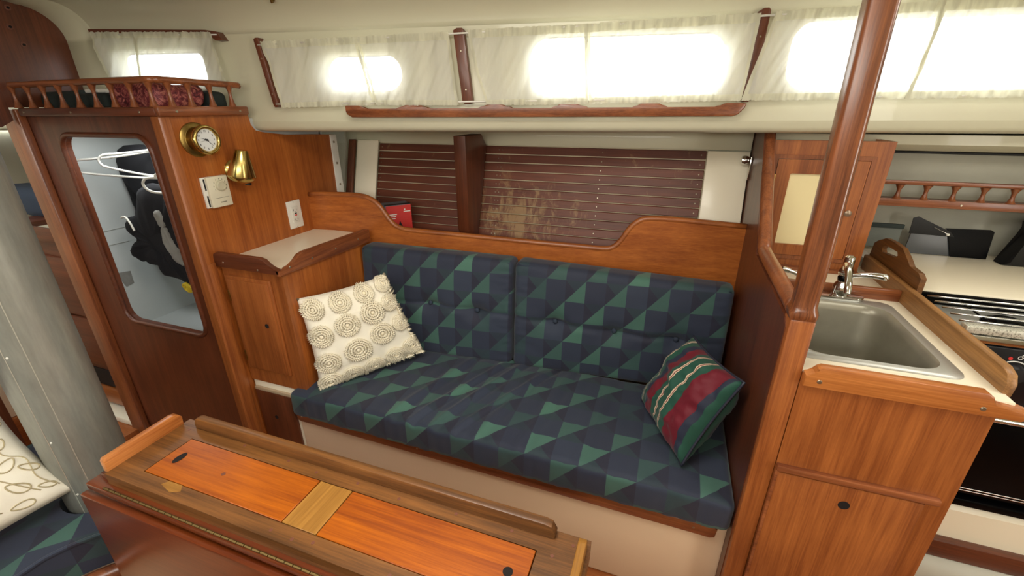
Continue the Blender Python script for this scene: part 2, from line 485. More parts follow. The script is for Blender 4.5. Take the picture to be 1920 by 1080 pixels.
# thicker lining strip at the forward end of the overhead
bm = nbm(); rows = []
for x, dr in ((-2.22, .0), (-2.22, .020), (-2.03, .020), (-2.00, .0)):
    P = [(ys(x)-dr*.9, .04)]+[(y-dr*.9, z-dr*.55) for y, z in ceil_profile(x)[:14]]
    rows.append([bm.verts.new((x, y, z)) for y, z in P])
for A, B in zip(rows, rows[1:]):
    for i in range(len(A)-1): bm.faces.new((A[i], A[i+1], B[i+1], B[i]))
struct('trim_2', bm, LINER, 'cream raised edge of the overhead beside the forward bulkhead', 'ceiling trim', smooth='all')
# hull side outboard of settee lockers and galley, port side, ends
bm = nbm()
rows = []
for x in (-2.12, -1.0, -.4, .31):
    rows.append([bm.verts.new((x, y, z)) for y, z in ((1.88, -.02), (1.88, -.15), (1.74, -.60), (1.73, -1.4))])
for A, B in zip(rows, rows[1:]):
    for i in range(len(A)-1): bm.faces.new((A[i], A[i+1], B[i+1], B[i]))
hull = struct('wall_hull_starboard', bm, LINER, 'cream hull side behind the settee lockers', 'wall')
bm = nbm(); box(bm, -1.62, .262, 1.845, 1.872, -.149, -.085, .002); obj('flange', bm, LINER, hull)
bm = nbm(); rows = []
for x in (.285, .8, 1.3, 1.75):
    rows.append([bm.verts.new((x, y, z)) for y, z in ((1.93, -.02), (1.93, -.14), (1.935, -.3), (1.935, -1.4))])
for A, B in zip(rows, rows[1:]):
    for i in range(len(A)-1): bm.faces.new((A[i], A[i+1], B[i+1], B[i]))
gh = struct('wall_galley', bm, HULL, 'grey textured hull side behind the galley counter', 'wall')
bm = nbm(); prism(bm, [(1.80, -.085), (1.80, -.115), (1.83, -.135), (1.92, -.142), (1.92, -.085)], 'x', .32, 1.75); obj('flange', bm, LINER, gh)
bm = nbm(); tube(bm, [(.62, 1.917, -.146), (1.75, 1.917, -.150)], .004, 6); obj('dark_seam', bm, BLACKM, gh)
bm = nbm(); box(bm, XF, XA, -1.05, -1.0, -1.4, -.05); box(bm, XF, XA, -1.05, -.72, -.07, -.05); box(bm, -2.3, XA, -.76, -.73, -.05, .24)
struct('wall_port', bm, LINER, 'cream port side of the cabin behind the camera', 'wall')
bm = nbm(); box(bm, XA, XA+.03, -1.1, 2, -1.4, .45); struct('wall_aft', bm, LINER, 'cream aft end of the cabin', 'wall')
# forward main bulkhead with doorway at y .58 .. .93
bm = nbm()
edge = [(1.215, -.02), (1.207, .097), (1.19, .16), (1.175, .20), (1.15, .25), (1.115, .295), (1.071, .335), (1.0, .36)]
prism(bm, [(.915, .01), (1.215, .01)]+edge[1:]+[(.45, .44), (-.7, .36), (-.76, .1), (-1.0, -.05), (-1.0, -1.4), (.585, -1.4), (.585, -.25), (.62, -.12), (.70, -.06), (.80, -.05), (.88, -.05), (.915, -.03)], 'x', -2.125, -2.10)
wf = struct('wall_forward', bm, wood('dark', 'z'), 'dark mahogany forward bulkhead with arched top corner', 'wall')
for y, z in ((1.013, .31), (1.0, .254), (1.018, .204)):
    bm = nbm(); lathe(bm, [(.0085, 0), (.0085, .0015), (.006, .0025)], (-2.10, y, z), (1, 0, 0), 14); b = obj('bung', bm, BUNG, wf)
    bm = nbm(); lathe(bm, [(.0045, 0), (.004, .003)], (-2.099, y, z), (1, 0, 0), 10); obj('plug', bm, HOLE, b)
# forward cabin seen through the doorway
bm = nbm(); box(bm, -3.2, -3.17, -1, 2, -1.4, .4); struct('wall_bow', bm, LINER, 'cream forward end of the bow cabin', 'wall')
bm = nbm(); box(bm, -3.17, -2.13, 1.62, 1.65, -1.2, -.085); struct('wall_forecabin', bm, HULL, 'greenish cream hull side of the forward cabin', 'wall')
# --- windows
names = ['small forward window half covered by a sheer curtain', 'rounded window glowing behind the left pair of curtains', 'long rounded window glowing behind the middle curtains', 'large window glowing behind the right hand curtains by the pole']
for i, (a, b, c, d, r) in enumerate(PORTS):
    root = D.objects.new('window_%d' % (i+1), None); COL.objects.link(root); root.location = (a, ys(a), c); root['kind'] = 'structure'; root['label'] = names[i]; root['category'] = 'window'
    def Q(p, off): return Vector((p[0], ys(p[0]), p[1]))+NS*off
    bm = nbm(); L = []
    for grow, off in ((.0, -.028), (.0, .004), (.004, .007), (.016, .007), (.020, .001)):
        L.append([bm.verts.new(Q(p, off)) for p in rrect(a-grow, b+grow, c-grow, d+grow, r+grow, 6)])
    for A, B in zip(L, L[1:]):
        for k in range(len(A)): bm.faces.new((A[k], A[(k+1) % len(A)], B[(k+1) % len(A)], B[k]))
    obj('window_frame', bm, WHITE, root, 'all')
    bm = nbm(); bm.faces.new([bm.verts.new(Q(p, -.022)) for p in rrect(a-.002, b+.002, c-.002, d+.002, r)]); obj('pane', bm, GLASS, root)

# ================================================================== HANGING LOCKER (left)
lk = thing('hanging_locker', 'mahogany hanging locker with oval-cornered open front beside the forward doorway', 'locker', (-1.77, 1.2, -1.38))
bm = nbm()
ho = rrect(-1.953, -1.519, -.765, -.078, .05, 8)
prism(bm, [(-2.10, -1.385), (-1.436, -1.385), (-1.436, -.005), (-2.10, -.005)], 'y', .95, .972, holes=[ho])
obj('front_panel', bm, wood('dark', 'z'), lk, False)  # darker tone than the clock side: its weaker light put into the colour
bm = nbm(); tube(bm, [(x, .9495, z) for x, z in rrect(-1.957, -1.515, -.769, -.074, .054, 8)], .0085, 8, closed=True); obj('opening_trim', bm, wood('dark', 'x'), lk, 'all')
# aft face: clock bulkhead, cut to the cabin side, deck and hull
bm = nbm()
prism(bm, [(.962, -1.385), (1.55, -1.385), (1.655, -.80), (1.668, -.372), (1.672, -.2), (1.665, -.105), (1.55, -.098), (1.40, -.092), (1.30, -.079), (1.262, -.070), (1.247, -.050), (1.243, -.005), (.962, -.005)], 'x', -1.45, -1.43)
obj('side_panel', bm, wood('orange', 'z'), lk, False)
bm = nbm(); prism(bm, [(-1.462, .938), (-1.428, .938), (-1.424, .944), (-1.424, .968), (-1.462, .968)], 'z', -1.40, -.005, .002)
obj('corner_post', bm, wood('mahogany', 'z'), lk)
bm = nbm(); box(bm, -1.452, -1.4235, .952, .985, -1.40, -.48, .004); obj('corner_strip', bm, wood('mahogany', 'z'), lk)
bm = nbm(); box(bm, -2.185, -2.095, .925, .95, -1.40, .005, .004); obj('left_post', bm, wood('rail', 'z'), lk, label='lighter edge post beside the doorway')
bm = nbm(); box(bm, -2.2, -2.08, .93, .97, -1.4, -1.385); box(bm, -2.095, -1.5, .945, .98, -1.40, -1.37, .003); obj('toe_board', bm, LAM, lk)
# white inside
bm = nbm()
box(bm, -2.185, -2.17, .972, 1.5, -.9, -.03); box(bm, -1.465, -1.45, .972, 1.6, -.9, -.03)
prism(bm, [(1.62, -.03), (1.60, -.03), (1.575, -.30), (1.47, -.62), (1.36, -.92), (1.38, -.94), (1.49, -.63), (1.59, -.31)], 'x', -2.18, -1.45)
box(bm, -2.18, -1.45, .972, 1.47, -.91, -.895)
obj('liner', bm, LOCKW, lk, False)
for q0, q1 in (((-2.169, 1.068, -0.462), (-2.169, 1.163, -0.461)), ((-2.169, 1.062, -0.521), (-2.169, 1.156, -0.522))):
    bm = nbm(); tube(bm, [q0, q1], .0012, 6); obj('liner_seam', bm, STEEL, lk)
bm = nbm(); prism(bm, [(1.078, -0.642), (1.123, -0.648), (1.121, -0.703), (1.089, -0.710), (1.081, -0.683)], 'x', -2.171, -2.168); o = obj('tape_residue', bm, CLOTHG, lk); 
bm = nbm(); tube(bm, [(-2.08, 1.25, -.085), (-1.47, 1.25, -.085)], .009, 10); obj('hanging_rod', bm, CHROME, lk)
# top shelf and gallery rail
bm = nbm(); box(bm, -2.10, -1.43, .955, 1.235, -.012, -.002); obj('top_shelf', bm, LAM, lk)
bm = nbm(); box(bm, -2.09, -1.425, .93, .955, -.018, .008, .005); obj('lower_rail', bm, wood('dark', 'x'), lk)
bm = nbm(); box(bm, -1.432, -1.410, .932, 1.235, -.018, .010, .005); obj('lower_rail', bm, wood('rail', 'y'), lk)
bm = nbm(); tube(bm, smooth_pts([(-2.19, .942, .078), (-1.9, .942, .079), (-1.47, .942, .080), (-1.43, .955, .080), (-1.421, .985, .080), (-1.421, 1.20, .076), (-1.421, 1.222, .074)], 5), .0095, 10); obj('top_rail', bm, wood('rail', 'x'), lk, 'all')
sp = nbm()
for q in [(.0125, 0), (.0085, .012), (.0055, .026), (.0045, .036), (.0055, .046), (.0085, .056), (.011, .064)]: pass
lathe(sp, [(.0125, 0), (.0085, .012), (.0055, .026), (.0048, .036), (.0055, .046), (.0085, .056), (.012, .066)], (0, 0, 0), (0, 0, 1), 10)
spm = link('spindle', sp, wood('rail', 'z'), None, True); first = True
spots = [(-2.10+.083*i, .942) for i in range(9)]+[(-1.421, .985), (-1.421, 1.045), (-1.421, 1.115), (-1.421, 1.185)]
def place_spindles(proto, spots, parent):
    for i, p in enumerate(spots):
        o = proto if i == 0 and proto.parent is None else proto.copy()
        if o is not proto: COL.objects.link(o)
        o.parent = parent; o.location = Vector(p)-root_loc(parent)
place_spindles(spm, [(x, y, .008) for x, y in spots], lk)
for x in (-2.06, -1.81, -1.49):
    bm = nbm(); lathe(bm, [(.004, 0), (.003, .0015)], (x, .930, -.006), (0, -1, 0), 10); obj('screw', bm, SCREW, lk)
for y in (.985, 1.20):
    bm = nbm(); lathe(bm, [(.004, 0), (.003, .0015)], (-1.410, y, -.005), (1, 0, 0), 10); obj('screw', bm, SCREW, lk)

# things on the locker top
def blob(name, mat, c, size, seed, amp=.12, label=None, cat=None, n=5):
    bm = nbm()
    def fn(q, nr):
        d = noise.noise(Vector((q.x*14+seed, q.y*14, q.z*14)))*amp*min(size)
        return Vector(c)+q+nr*d
    rbox(bm, size[0], size[1], size[2], min(size)*.35, n, n, n, fn)
    o = obj(name, bm, mat, None, 'all'); tag(o, label, cat); return o
blob('stuffed_bag', GREEN, (-1.965, 1.06, .032), (.20, .15, .062), 1, .1, 'dark green bag at the left end of the locker top rail', 'bag')
blob('folded_blanket', GREEN, (-1.775, 1.06, .026), (.15, .17, .05), 4, .1, 'dark green folded cloth next to the patterned bag on the locker top', 'blanket')
blob('patterned_bag', patterned_pink(), (-1.58, 1.06, .040), (.21, .17, .078), 7, .15, 'pink and burgundy patterned bag behind the rail corner on the locker top', 'bag')
blob('dark_cushion', GREEN, (-1.55, 1.185, .028), (.16, .065, .056), 9, .1, 'dark green roll behind the short rail above the clock', 'bag')
blob('folded_paper_stack', WHITE, (-1.80, 1.04, .058), (.07, .08, .012), 11, .05, 'white folded paper on the dark green cloth, locker top', 'paper')

# hangers and clothes
def hanger(y, tipx, tipz, drop, yaw, label, span=.36):
    t = thing('clothes_hanger', label, 'hanger', (tipx+span/2, y, tipz-drop), 'white plastic hangers in the locker')
    ca, sa = math.cos(R(yaw)), math.sin(R(yaw))
    def W(p): x, z = p; return (tipx+x*ca, y+x*sa, tipz+z)
    arm = [(span*.5, .040), (span*.44, .030), (span*.25, .014), (.07, .008), (.02, .004), (.0, -.012), (.004, -.030), (.025, -.042), (span*.25, -.042-drop*.35), (span*.5, -.042-drop*.6)]
    pts = [W(p) for p in arm]+[W((span-p[0], p[1])) for p in reversed(arm[1:-1])]
    bm = nbm(); tube(bm, smooth_pts(pts, 5, True), .0044, 8, closed=True); obj('hanger_frame', bm, WHITE, t, 'all')
    top = .0
    hk = [(span*.5, .055), (span*.5, .075), (span*.5+.012, .088)]
    cz = -.085-tipz
    pts = [W((span*.5, .05)), W((span*.5, cz-.01))]
    x0, y0, z0 = W((span*.5, cz-.01))
    for k in range(7):
        a = R(-90+k*40); pts.append((x0, 1.25+.016*math.cos(a)*-1 if y0 < 1.25 else 1.25+.016*math.cos(a), -.085+.016*math.sin(a)))
    bm = nbm(); tube(bm, pts, .002, 6); obj('hook', bm, CHROME, t, 'all')
hanger(1.05, -2.150, -.180, .05, 32, 'white plastic hanger farthest left, tip against the locker liner', .60)
hanger(1.085, -2.045, -.160, .09, 30, 'white plastic hanger in the middle, long arm across the dark jacket', .58)
hanger(1.02, -1.725, -.222, .01, 12, 'white plastic hanger nearest the right edge of the locker opening', .22)
def cloth(name, pts, y, th, mat, label, cat, seed, holes=None):
    """hanging garment: padded outline with folds"""
    bm = nbm()
    P = smooth_pts([(x, 0, z) for x, z in pts], 5, True)
    P = [Vector((p.x+.010*noise.noise(p*45), 0, p.z+.010*noise.noise(p*45+Vector((9, 0, 0))))) for p in P]
    c = sum(P, Vector())/len(P)
    rings = []
    for s, dy in ((1, 0), (.93, -.5), (.75, -.85), (.5, -1), (.25, -1)):
        rings.append([])
        for p in P:
            q = c+(p-c)*s
            f = noise.noise(Vector((q.x*30+seed, seed, q.z*9)))*.9+noise.noise(Vector((q.x*70, seed, q.z*40)))*.45
            rings[-1].append(bm.verts.new((q.x, y+dy*th*(1+f)+f*.01*s, q.z)))
    for A, B in zip(rings, rings[1:]):
        for k in range(len(A)): bm.faces.new((A[k], A[(k+1) % len(A)], B[(k+1) % len(A)], B[k]))
    bm.faces.new(rings[-1])
    back = [bm.verts.new((v.co.x, y+th*.8, v.co.z)) for v in rings[0]]
    for k in range(len(back)): bm.faces.new((rings[0][k], back[k], back[(k+1) % len(back)], rings[0][(k+1) % len(back)]))
    bm.faces.new(list(reversed(back)))
    o = obj(name, bm, mat, None, 'all'); return tag(o, label, cat) if label else o
cloth('jacket', [(-2.155, -0.149), (-1.861, -0.129), (-1.758, -0.144), (-1.717, -0.517), (-1.861, -0.620), (-2.068, -0.620), (-2.144, -0.608), (-2.155, -0.465), (-2.155, -0.395), (-2.155, -0.410), (-2.155, -0.378), (-2.155, -0.362)], 1.22, .028, CLOTHB, 'black jacket hanging at the back of the locker from the middle hanger', 'jacket', 3)
j2 = cloth('sweater', [(-1.822, -0.268), (-1.676, -0.242), (-1.542, -0.251), (-1.542, -0.508), (-1.580, -0.636), (-1.671, -0.650), (-1.735, -0.615), (-1.837, -0.602), (-1.827, -0.568), (-1.946, -0.559), (-2.000, -0.520), (-1.921, -0.458), (-1.970, -0.430), (-1.956, -0.386), (-1.889, -0.361)], 1.06, .022, CLOTHB, 'black sweater with a grey sleeve hanging in front in the locker', 'sweater', 8)
for pts in ([(-1.749, -0.342), (-1.715, -0.340), (-1.705, -0.389), (-1.734, -0.396)], [(-1.737, -0.406), (-1.708, -0.400), (-1.662, -0.520), (-1.696, -0.539), (-1.739, -0.486)]):
    s = cloth('grey_sleeve', pts, 1.040, .012, CLOTHG, None, None, 5)
    s.parent = j2; s.location = s.location-j2.location
bm = nbm(); tube(bm, smooth_pts([(-1.93, 1.03, -.375), (-1.905, 1.03, -.37), (-1.885, 1.028, -.39), (-1.875, 1.028, -.42)], 5), .0035, 6)
o = obj('drawcord', bm, WHITE, None, 'all'); o.parent = j2; o.location = o.location-j2.location
bm = nbm()
for k in range(4):
    a = k*1.4; tube(bm, smooth_pts([(-1.695+.015*math.cos(a), 1.035, -.625+.012*math.sin(a)), (-1.68, 1.03, -.61), (-1.665+.015*math.cos(a+2), 1.03, -.63), (-1.68, 1.035, -.645), (-1.70, 1.035, -.635)], 4, True), .005, 6, closed=True)
tag(obj('webbing_strap', bm, YELLOW, None, 'all'), 'crumpled yellow strap below the black sweater in the locker', 'strap')

# clock
ck = thing('ship_clock', 'round brass ship clock with white dial on the mahogany bulkhead', 'clock', (-1.43, 1.035, -.13))
cc = (-1.43, 1.035, -.088)
bm = nbm(); lathe(bm, [(.052, 0), (.052, .003), (.048, .006), (.040, .007), (.038, .008), (.038, .036), (.042, .040)], cc, (1, 0, 0), 36); obj('case', bm, BRASS, ck)
bm = nbm(); lathe(bm, [(.042, .038), (.0445, .042), (.045, .048), (.042, .053), (.036, .054), (.0335, .050), (.0330, .045)], cc, (1, 0, 0), 40, caps=False); obj('bezel', bm, BRASSP, ck, 'all')
bm = nbm(); lathe(bm, [(.0345, .044), (.0345, .0455)], cc, (1, 0, 0), 36); dial = obj('dial', bm, plain('dial_white', srgb(232, 236, 236), .4), ck)
INK = plain('black_ink', srgb(24, 24, 28), .5)
def text_mesh(s, size, M, mat, parent, name='lettering', depth=.0003):
    cu = D.curves.new('t', 'FONT'); cu.body = s; cu.size = size; cu.align_x = 'CENTER'; cu.align_y = 'CENTER'; cu.extrude = depth; cu.resolution_u = 2
    to = D.objects.new('t', cu); me = D.meshes.new_from_object(to); D.objects.remove(to); D.curves.remove(cu)
    me.name = name; me.transform(M); me.transform(Matrix.Translation(-root_loc(parent))); me.materials.clear(); me.materials.append(mat)
    o = D.objects.new(name, me); COL.objects.link(o); o.parent = parent; return o
def faceM(loc, right, up):
    r = Vector(right).normalized(); u = Vector(up).normalized(); n = r.cross(u)
    m = Matrix((r, u, n)).transposed().to_4x4(); m.translation = Vector(loc); return m
for h in range(1, 13):
    a = R(90-30*h); y = cc[1]+.0262*math.cos(a); z = cc[2]+.0262*math.sin(a)
    text_mesh(str(h), .0085, faceM((-1.3842, y, z), (0, 1, 0), (0, 0, 1)), INK, dial, 'numeral')
bm = nbm()
def hand(bm, ang, l, wd):
    a = R(90-ang); d = Vector((0, math.cos(a), math.sin(a))); s = Vector((0, -d.z, d.y)); c = Vector((-1.3835, cc[1], cc[2]))
    vs = [c-d*.006-s*wd*.5, c+s*-wd, c+d*l, c+s*wd, c-d*.006+s*wd*.5]
    A = [bm.verts.new(v) for v in vs]; B = [bm.verts.new(v+Vector((.001, 0, 0))) for v in vs]
    bm.faces.new(A); bm.faces.new(list(reversed(B)))
    for i in range(5): bm.faces.new((A[i], A[(i+1) % 5], B[(i+1) % 5], B[i]))
hand(bm, 291, .019, .0013); obj('hour_hand', bm, INK, ck)
bm = nbm(); hand(bm, 137, .027, .001); obj('minute_hand', bm, INK, ck)
bm = nbm(); hand(bm, 258, .024, .0004); lathe(bm, [(.003, 0), (.003, .003)], (-1.384, cc[1], cc[2]), (1, 0, 0), 10); obj('second_hand', bm, INK, ck)
for y, z in ((1.035, -.0405), (.992, -.11), (1.078, -.11)):
    bm = nbm(); lathe(bm, [(.0028, 0), (.002, .002)], (-1.427, y, z), (1, 0, 0), 8); obj('screw', bm, BLACKM, ck)

# brass reading lamp
lp = thing('reading_lamp', 'polished brass cone reading lamp on the bulkhead right of the clock', 'lamp', (-1.43, 1.165, -.215))
bm = nbm(); lathe(bm, [(.036, 0), (.036, .003), (.030, .010), (.012, .016), (.009, .030)], (-1.43, 1.140, -.195), (1, 0, 0), 24); obj('wall_plate', bm, BRASSP, lp, True)
dv = Vector((.16, .10, .98)).normalized(); c0 = Vector((-1.385, 1.125, -.222))
bm = nbm(); lathe(bm, [(.0, -.016), (.022, -.011), (.036, -.002), (.043, .008), (.044, .014), (.020, .094), (.018, .098), (.0, .099)], c0, dv, 28, caps=False); obj('lamp_shade', bm, BRASSP, lp, True)
bm = nbm(); lathe(bm, [(.010, 0), (.010, .010)], c0-dv*.010+Vector((.012, .014, 0)), -dv, 12); obj('switch', bm, BLACKM, lp)
# thermostat
th = thing('thermostat', 'ivory wall thermostat with round dial below the clock', 'thermostat', (-1.43, 1.055, -.305))
bm = nbm(); box(bm, -1.43, -1.422, 1.008, 1.093, -.302, -.203, .002); obj('back_plate', bm, WHITE, th)
bm = nbm(); box(bm, -1.422, -1.412, 1.020, 1.094, -.303, -.203, .003); cov = obj('cover', bm, IVORY, th)
bm = nbm(); lathe(bm, [(.0175, 0), (.0165, .006), (.0155, .008), (.013, .009), (.0125, .007)], (-1.412, 1.062, -.234), (1, 0, 0), 24); obj('dial_knob', bm, plain('dial_ivory', srgb(204, 198, 172), .35), th, True)
bm = nbm()
for k in range(9):
    a = R(-30+k*30); y, z = 1.062+.0225*math.cos(a), -.234+.0225*math.sin(a); box(bm, -1.412, -1.4114, y-.0008, y+.0008, z-.002, z+.002)
box(bm, -1.412, -1.4114, 1.034, 1.084, -.2735, -.2725); box(bm, -1.412, -1.4114, 1.050, 1.072, -.289, -.2865)
obj('scale_marks', bm, plain('grey_print', srgb(120, 116, 100), .6), th)
bm = nbm(); box(bm, -1.4225, -1.4215, 1.0145, 1.0195, -.245, -.208); box(bm, -1.4225, -1.4215, 1.0145, 1.0195, -.298, -.262); obj('side_slot', bm, BLACKM, th)
# socket outlet
so = thing('wall_socket', 'white wall socket outlet above the small cabinet', 'socket', (-1.43, 1.36, -.455))
bm = nbm(); box(bm, -1.43, -1.425, 1.326, 1.396, -.452, -.342, .002); obj('cover_plate', bm, WHITE, so)
bm = nbm(); box(bm, -1.425, -1.4225, 1.344, 1.378, -.431, -.363, .0012); obj('outlet_body', bm, plain('socket_white', srgb(222, 220, 210), .35), so)
bm = nbm()
for zc in (-.378, -.416):
    box(bm, -1.4226, -1.422, 1.352, 1.3535, zc-.004, zc+.004); box(bm, -1.4226, -1.422, 1.367, 1.3685, zc-.0035, zc+.0035); lathe(bm, [(.0018, 0), (.0018, .0006)], (-1.4226, 1.36, zc-.008), (1, 0, 0), 8)
obj('socket_slots', bm, BLACKM, so)
bm = nbm(); box(bm, -1.4226, -1.4212, 1.356, 1.366, -.3945, -.390); obj('test_button', bm, BLACKM, so)
bm = nbm(); box(bm, -1.4226, -1.4212, 1.356, 1.366, -.4015, -.397); obj('reset_button', bm, RED, so, label='small red button')
for z in (-.347, -.447):
    bm = nbm(); lathe(bm, [(.002, 0), (.0015, .001)], (-1.425, 1.361, z), (1, 0, 0), 8); obj('screw', bm, SCREW, so)

# white strip with bolts at the hull, cream board, brown edging
st = thing('chainplate_cover', 'white bolted strip down the outboard edge of the bulkhead', 'cover strip', (-1.43, 1.66, -.38))
bm = nbm(); prism(bm, [(1.625, -.36), (1.655, -.36), (1.668, -.372), (1.668, -.105), (1.632, -.105)], 'x', -1.43, -1.424, .001); obj('strip', bm, WHITE, st)
for z in (-.135, -.225, -.318):
    bm = nbm(); lathe(bm, [(.0055, 0), (.0045, .0025), (.001, .003)], (-1.424, 1.647, z), (1, 0, 0), 10); obj('bolt', bm, SCREW, st)
bm = nbm(); box(bm, -1.80, -1.478, 1.79, 1.80, -.15, -.06); box(bm, -1.80, -1.478, 1.79, 1.80, -.6, -.15); struct('trim_3', hull_lean(bm), HULL, 'pale board between the bolted strip and brown edging', 'trim')
bm = nbm(); box(bm, -1.476, -1.444, 1.81, 1.83, -.6, -.135, .003); struct('trim_4', hull_lean(bm), wood('dark', 'z'), 'dark wooden edging left of the cream locker panel', 'trim')
bm = nbm(); box(bm, -1.438, -1.32, 1.825, 1.837, -.6, -.137, .004); struct('trim_5', hull_lean(bm), LAM, 'cream panel at the left end of the slats', 'trim')
bm = nbm(); box(bm, .118, .262, 1.842, 1.855, -.6, -.152, .004); struct('trim_6', hull_lean(bm), LAM, 'cream panel at the right end of the slats', 'trim')

# hull slats (ceiling battens) : each one a part
sl = D.objects.new('wall_slats', None); COL.objects.link(sl); sl.location = (-.6, 1.85, -.6); sl['kind'] = 'structure'; sl['label'] = 'row of dark wooden slats lining the hull above the settee'; sl['category'] = 'slat lining'
bm = nbm(); box(bm, -1.335, .12, 1.859, 1.866, -.6, -.15); obj('backing', hull_lean(bm), plain('pale_backing', srgb(226, 214, 180), .6), sl)
SM = stained_slat(); SW = wood('slat', 'x')
bm = nbm(); box(bm, -.61, .61, -.005, .005, -.0155, .0155, .002); ps = link('slat', bm, SM)
N = 13
for i in range(N):
    z = -.168-.0343*i
    for k, (x0, x1) in enumerate(((-1.327, -.800), (-.795, .115))):
        bm = nbm(); box(bm, x0, x1, 1.848, 1.858, z-.0150, z+.0150, .0015, 1); o = obj('slat', hull_lean(bm), SM, sl, False)
D.objects.remove(ps)
bm = nbm()
for i in range(N):
    z = -.168-.0343*i
    for x in (-1.312, -.70, -.715, -.27, .098):
        lathe(bm, [(.003, 0), (.002, .0015)], (x, 1.848, z), (0, -1, 0), 6)
s = obj('screws', hull_lean(bm), SCREW, sl); s['kind'] = 'stuff'
# partition between the locker bays
pt = thing('locker_partition', 'dark mahogany upright divider between the slatted locker bays', 'partition', (-.8, 1.7, -.5))
bm = nbm(); prism(bm, [(1.62, -.47), (1.62, -.10), (1.78, -.10), (1.81, -.135), (1.835, -.15), (1.70, -.56), (1.66, -.53)], 'x', -.822, -.770, .003); obj('board', bm, wood('dark', 'z'), pt)
bm = nbm(); box(bm, -.815, -.777, 1.63, 1.69, -.516, -.495); obj('foot', bm, BLACKM, pt)
# shelf behind the backboard
bm = nbm(); prism(bm, [(-1.43, 1.46), (.262, 1.66), (.262, 1.715), (-1.43, 1.715)], 'z', -.535, -.517); tag(obj('locker_shelf', bm, wood('dark', 'x')), 'shelf behind the settee backboard below the slats', 'shelf')
# red and blue carton
bx = thing('cardboard_carton', 'red and blue tool carton on the shelf behind the backboard', 'box', (-1.15, 1.64, -.515))
def cq(x, y, z):
    a = R(48); x += .055; X = -1.152+x*math.cos(a)-y*math.sin(a); Y = 1.590+x*math.sin(a)+y*math.cos(a); return (X, Y, z)
def qbox(bm, x0, x1, y0, y1, z0, z1):
    f = box(bm, x0, x1, y0, y1, z0, z1)
    for v in {v for q in f for v in q.verts}: v.co = Vector(cq(v.co.x, v.co.y, v.co.z))
bm = nbm(); qbox(bm, -.055, .055, .0, .08, -.515, -.392); obj('carton_body', bm, plain('grey_card', srgb(112, 116, 122), .5, mottle=.2), bx, False)
bm = nbm(); qbox(bm, -.054, .056, -.002, .0, -.515, -.394); obj('red_front', bm, RED, bx, False)
bm = nbm(); qbox(bm, -.057, -.055, .002, .078, -.515, -.394); obj('blue_side', bm, plain('blue_white_card', srgb(140, 160, 196), .5, mottle=.5, mscale=60), bx, False)
bm = nbm(); qbox(bm, -.055, .056, .0, .022, -.392, -.390); obj('tape_band', bm, BLACKM, bx, False)
bm = nbm()
for k, wd in enumerate((.036, .032, .028)): qbox(bm, -.045, -.045+wd, -.0028, -.002, -.434-.009*k, -.430-.009*k)
qbox(bm, .022, .052, -.0028, -.002, -.424, -.420); qbox(bm, .024, .030, -.0028, -.002, -.416, -.410)
obj('lettering', bm, WHITE, bx, False)
bm = nbm(); v = [cq(-.008, -.003, -.488), cq(.002, -.003, -.462), cq(.012, -.003, -.488)]; prism(bm, [(0, 0)]*0 or [(0, 0), (.001, 0), (0, .001)], 'z', 0, .001); bm.clear()
A = [bm.verts.new(p) for p in v]; bm.faces.new(A); obj('notch', bm, BLACKM, bx, False)
# small chrome bracket on galley bulkhead
br = thing('chrome_bracket', 'chrome hinge bracket high on the dark side of the galley bulkhead', 'bracket', (.262, 1.8, -.24))
bm = nbm(); box(bm, .258, .263, 1.785, 1.80, -.245, -.165, .0015); obj('plate', bm, CHROME, br)
bm = nbm(); lathe(bm, [(.006, 0), (.013, .004), (.017, .015), (.014, .026), (.004, .030)], (.258, 1.805, -.178), (-1, 0, 0), 18); obj('knob', bm, CHROME, br)

# ================================================================== SETTEE BACKBOARD
bbk = thing('settee_backboard', 'mahogany backboard with stepped swooping top edge behind the settee cushions', 'backboard', (-.6, 1.55, -.95))
top = [(-1.43, -.334), (-1.371, -.330), (-1.248, -.329), (-1.19, -.331), (-1.153, -.340), (-1.125, -.356), (-1.099, -.385), (-1.075, -.424), (-1.050, -.448), (-1.015, -.461), (-.955, -.466), (-.684, -.476), (-.47, -.485), (-.307, -.490), (-.210, -.4935), (-.180, -.489), (-.160, -.476), (-.143, -.455), (-.126, -.425), (-.108, -.398), (-.085, -.379), (-.058, -.371), (.023, -.370), (.146, -.377), (.268, -.384)]
def yprism(bm, poly, f0, f1):
    A = [bm.verts.new((x, f0(x), z)) for x, z in poly]; B = [bm.verts.new((x, f1(x), z)) for x, z in poly]
    bm.faces.new(A); bm.faces.new(list(reversed(B))); n = len(poly)
    for i in range(n): bm.faces.new((A[i], B[i], B[(i+1) % n], A[(i+1) % n]))
bm = nbm(); yprism(bm, top+[(.268, -.98), (-1.43, -.98)], lambda x: yb(x), lambda x: yb(x)+.018); obj('board', bm, wood('orange', 'x'), bbk, False)
bm = nbm(); tube(bm, [(x, yb(x)+.009, z) for x, z in smooth_pts([(a, b, 0) for a, b in top], 2) and [(p.x, p.y) for p in smooth_pts([(a, b, 0) for a, b in top], 2)]], .0115, 8); obj('cap_moulding', bm, wood('mahogany', 'x'), bbk, 'all')

# ================================================================== SMALL CABINET between locker and settee
sc = thing('side_cabinet', 'small mahogany cabinet with cream top between the locker and the settee', 'cabinet', (-1.29, 1.2, -1.39))
bm = nbm(); box(bm, -1.424, -1.1565, 1.0, 1.018, -.958, -.49); obj('front_frame', bm, wood('mahogany', 'z'), sc, False)
bm = nbm(); prism(bm, [(1.018, -.955), (1.47, -.955), (1.47, -.50), (1.018, -.49)], 'x', -1.174, -1.1565); obj('side_panel', bm, wood('orange', 'z'), sc, False)
bm = nbm(); box(bm, -1.43, -1.158, 1.002, 1.462, -.492, -.481); obj('laminate_top', bm, LAM, sc)
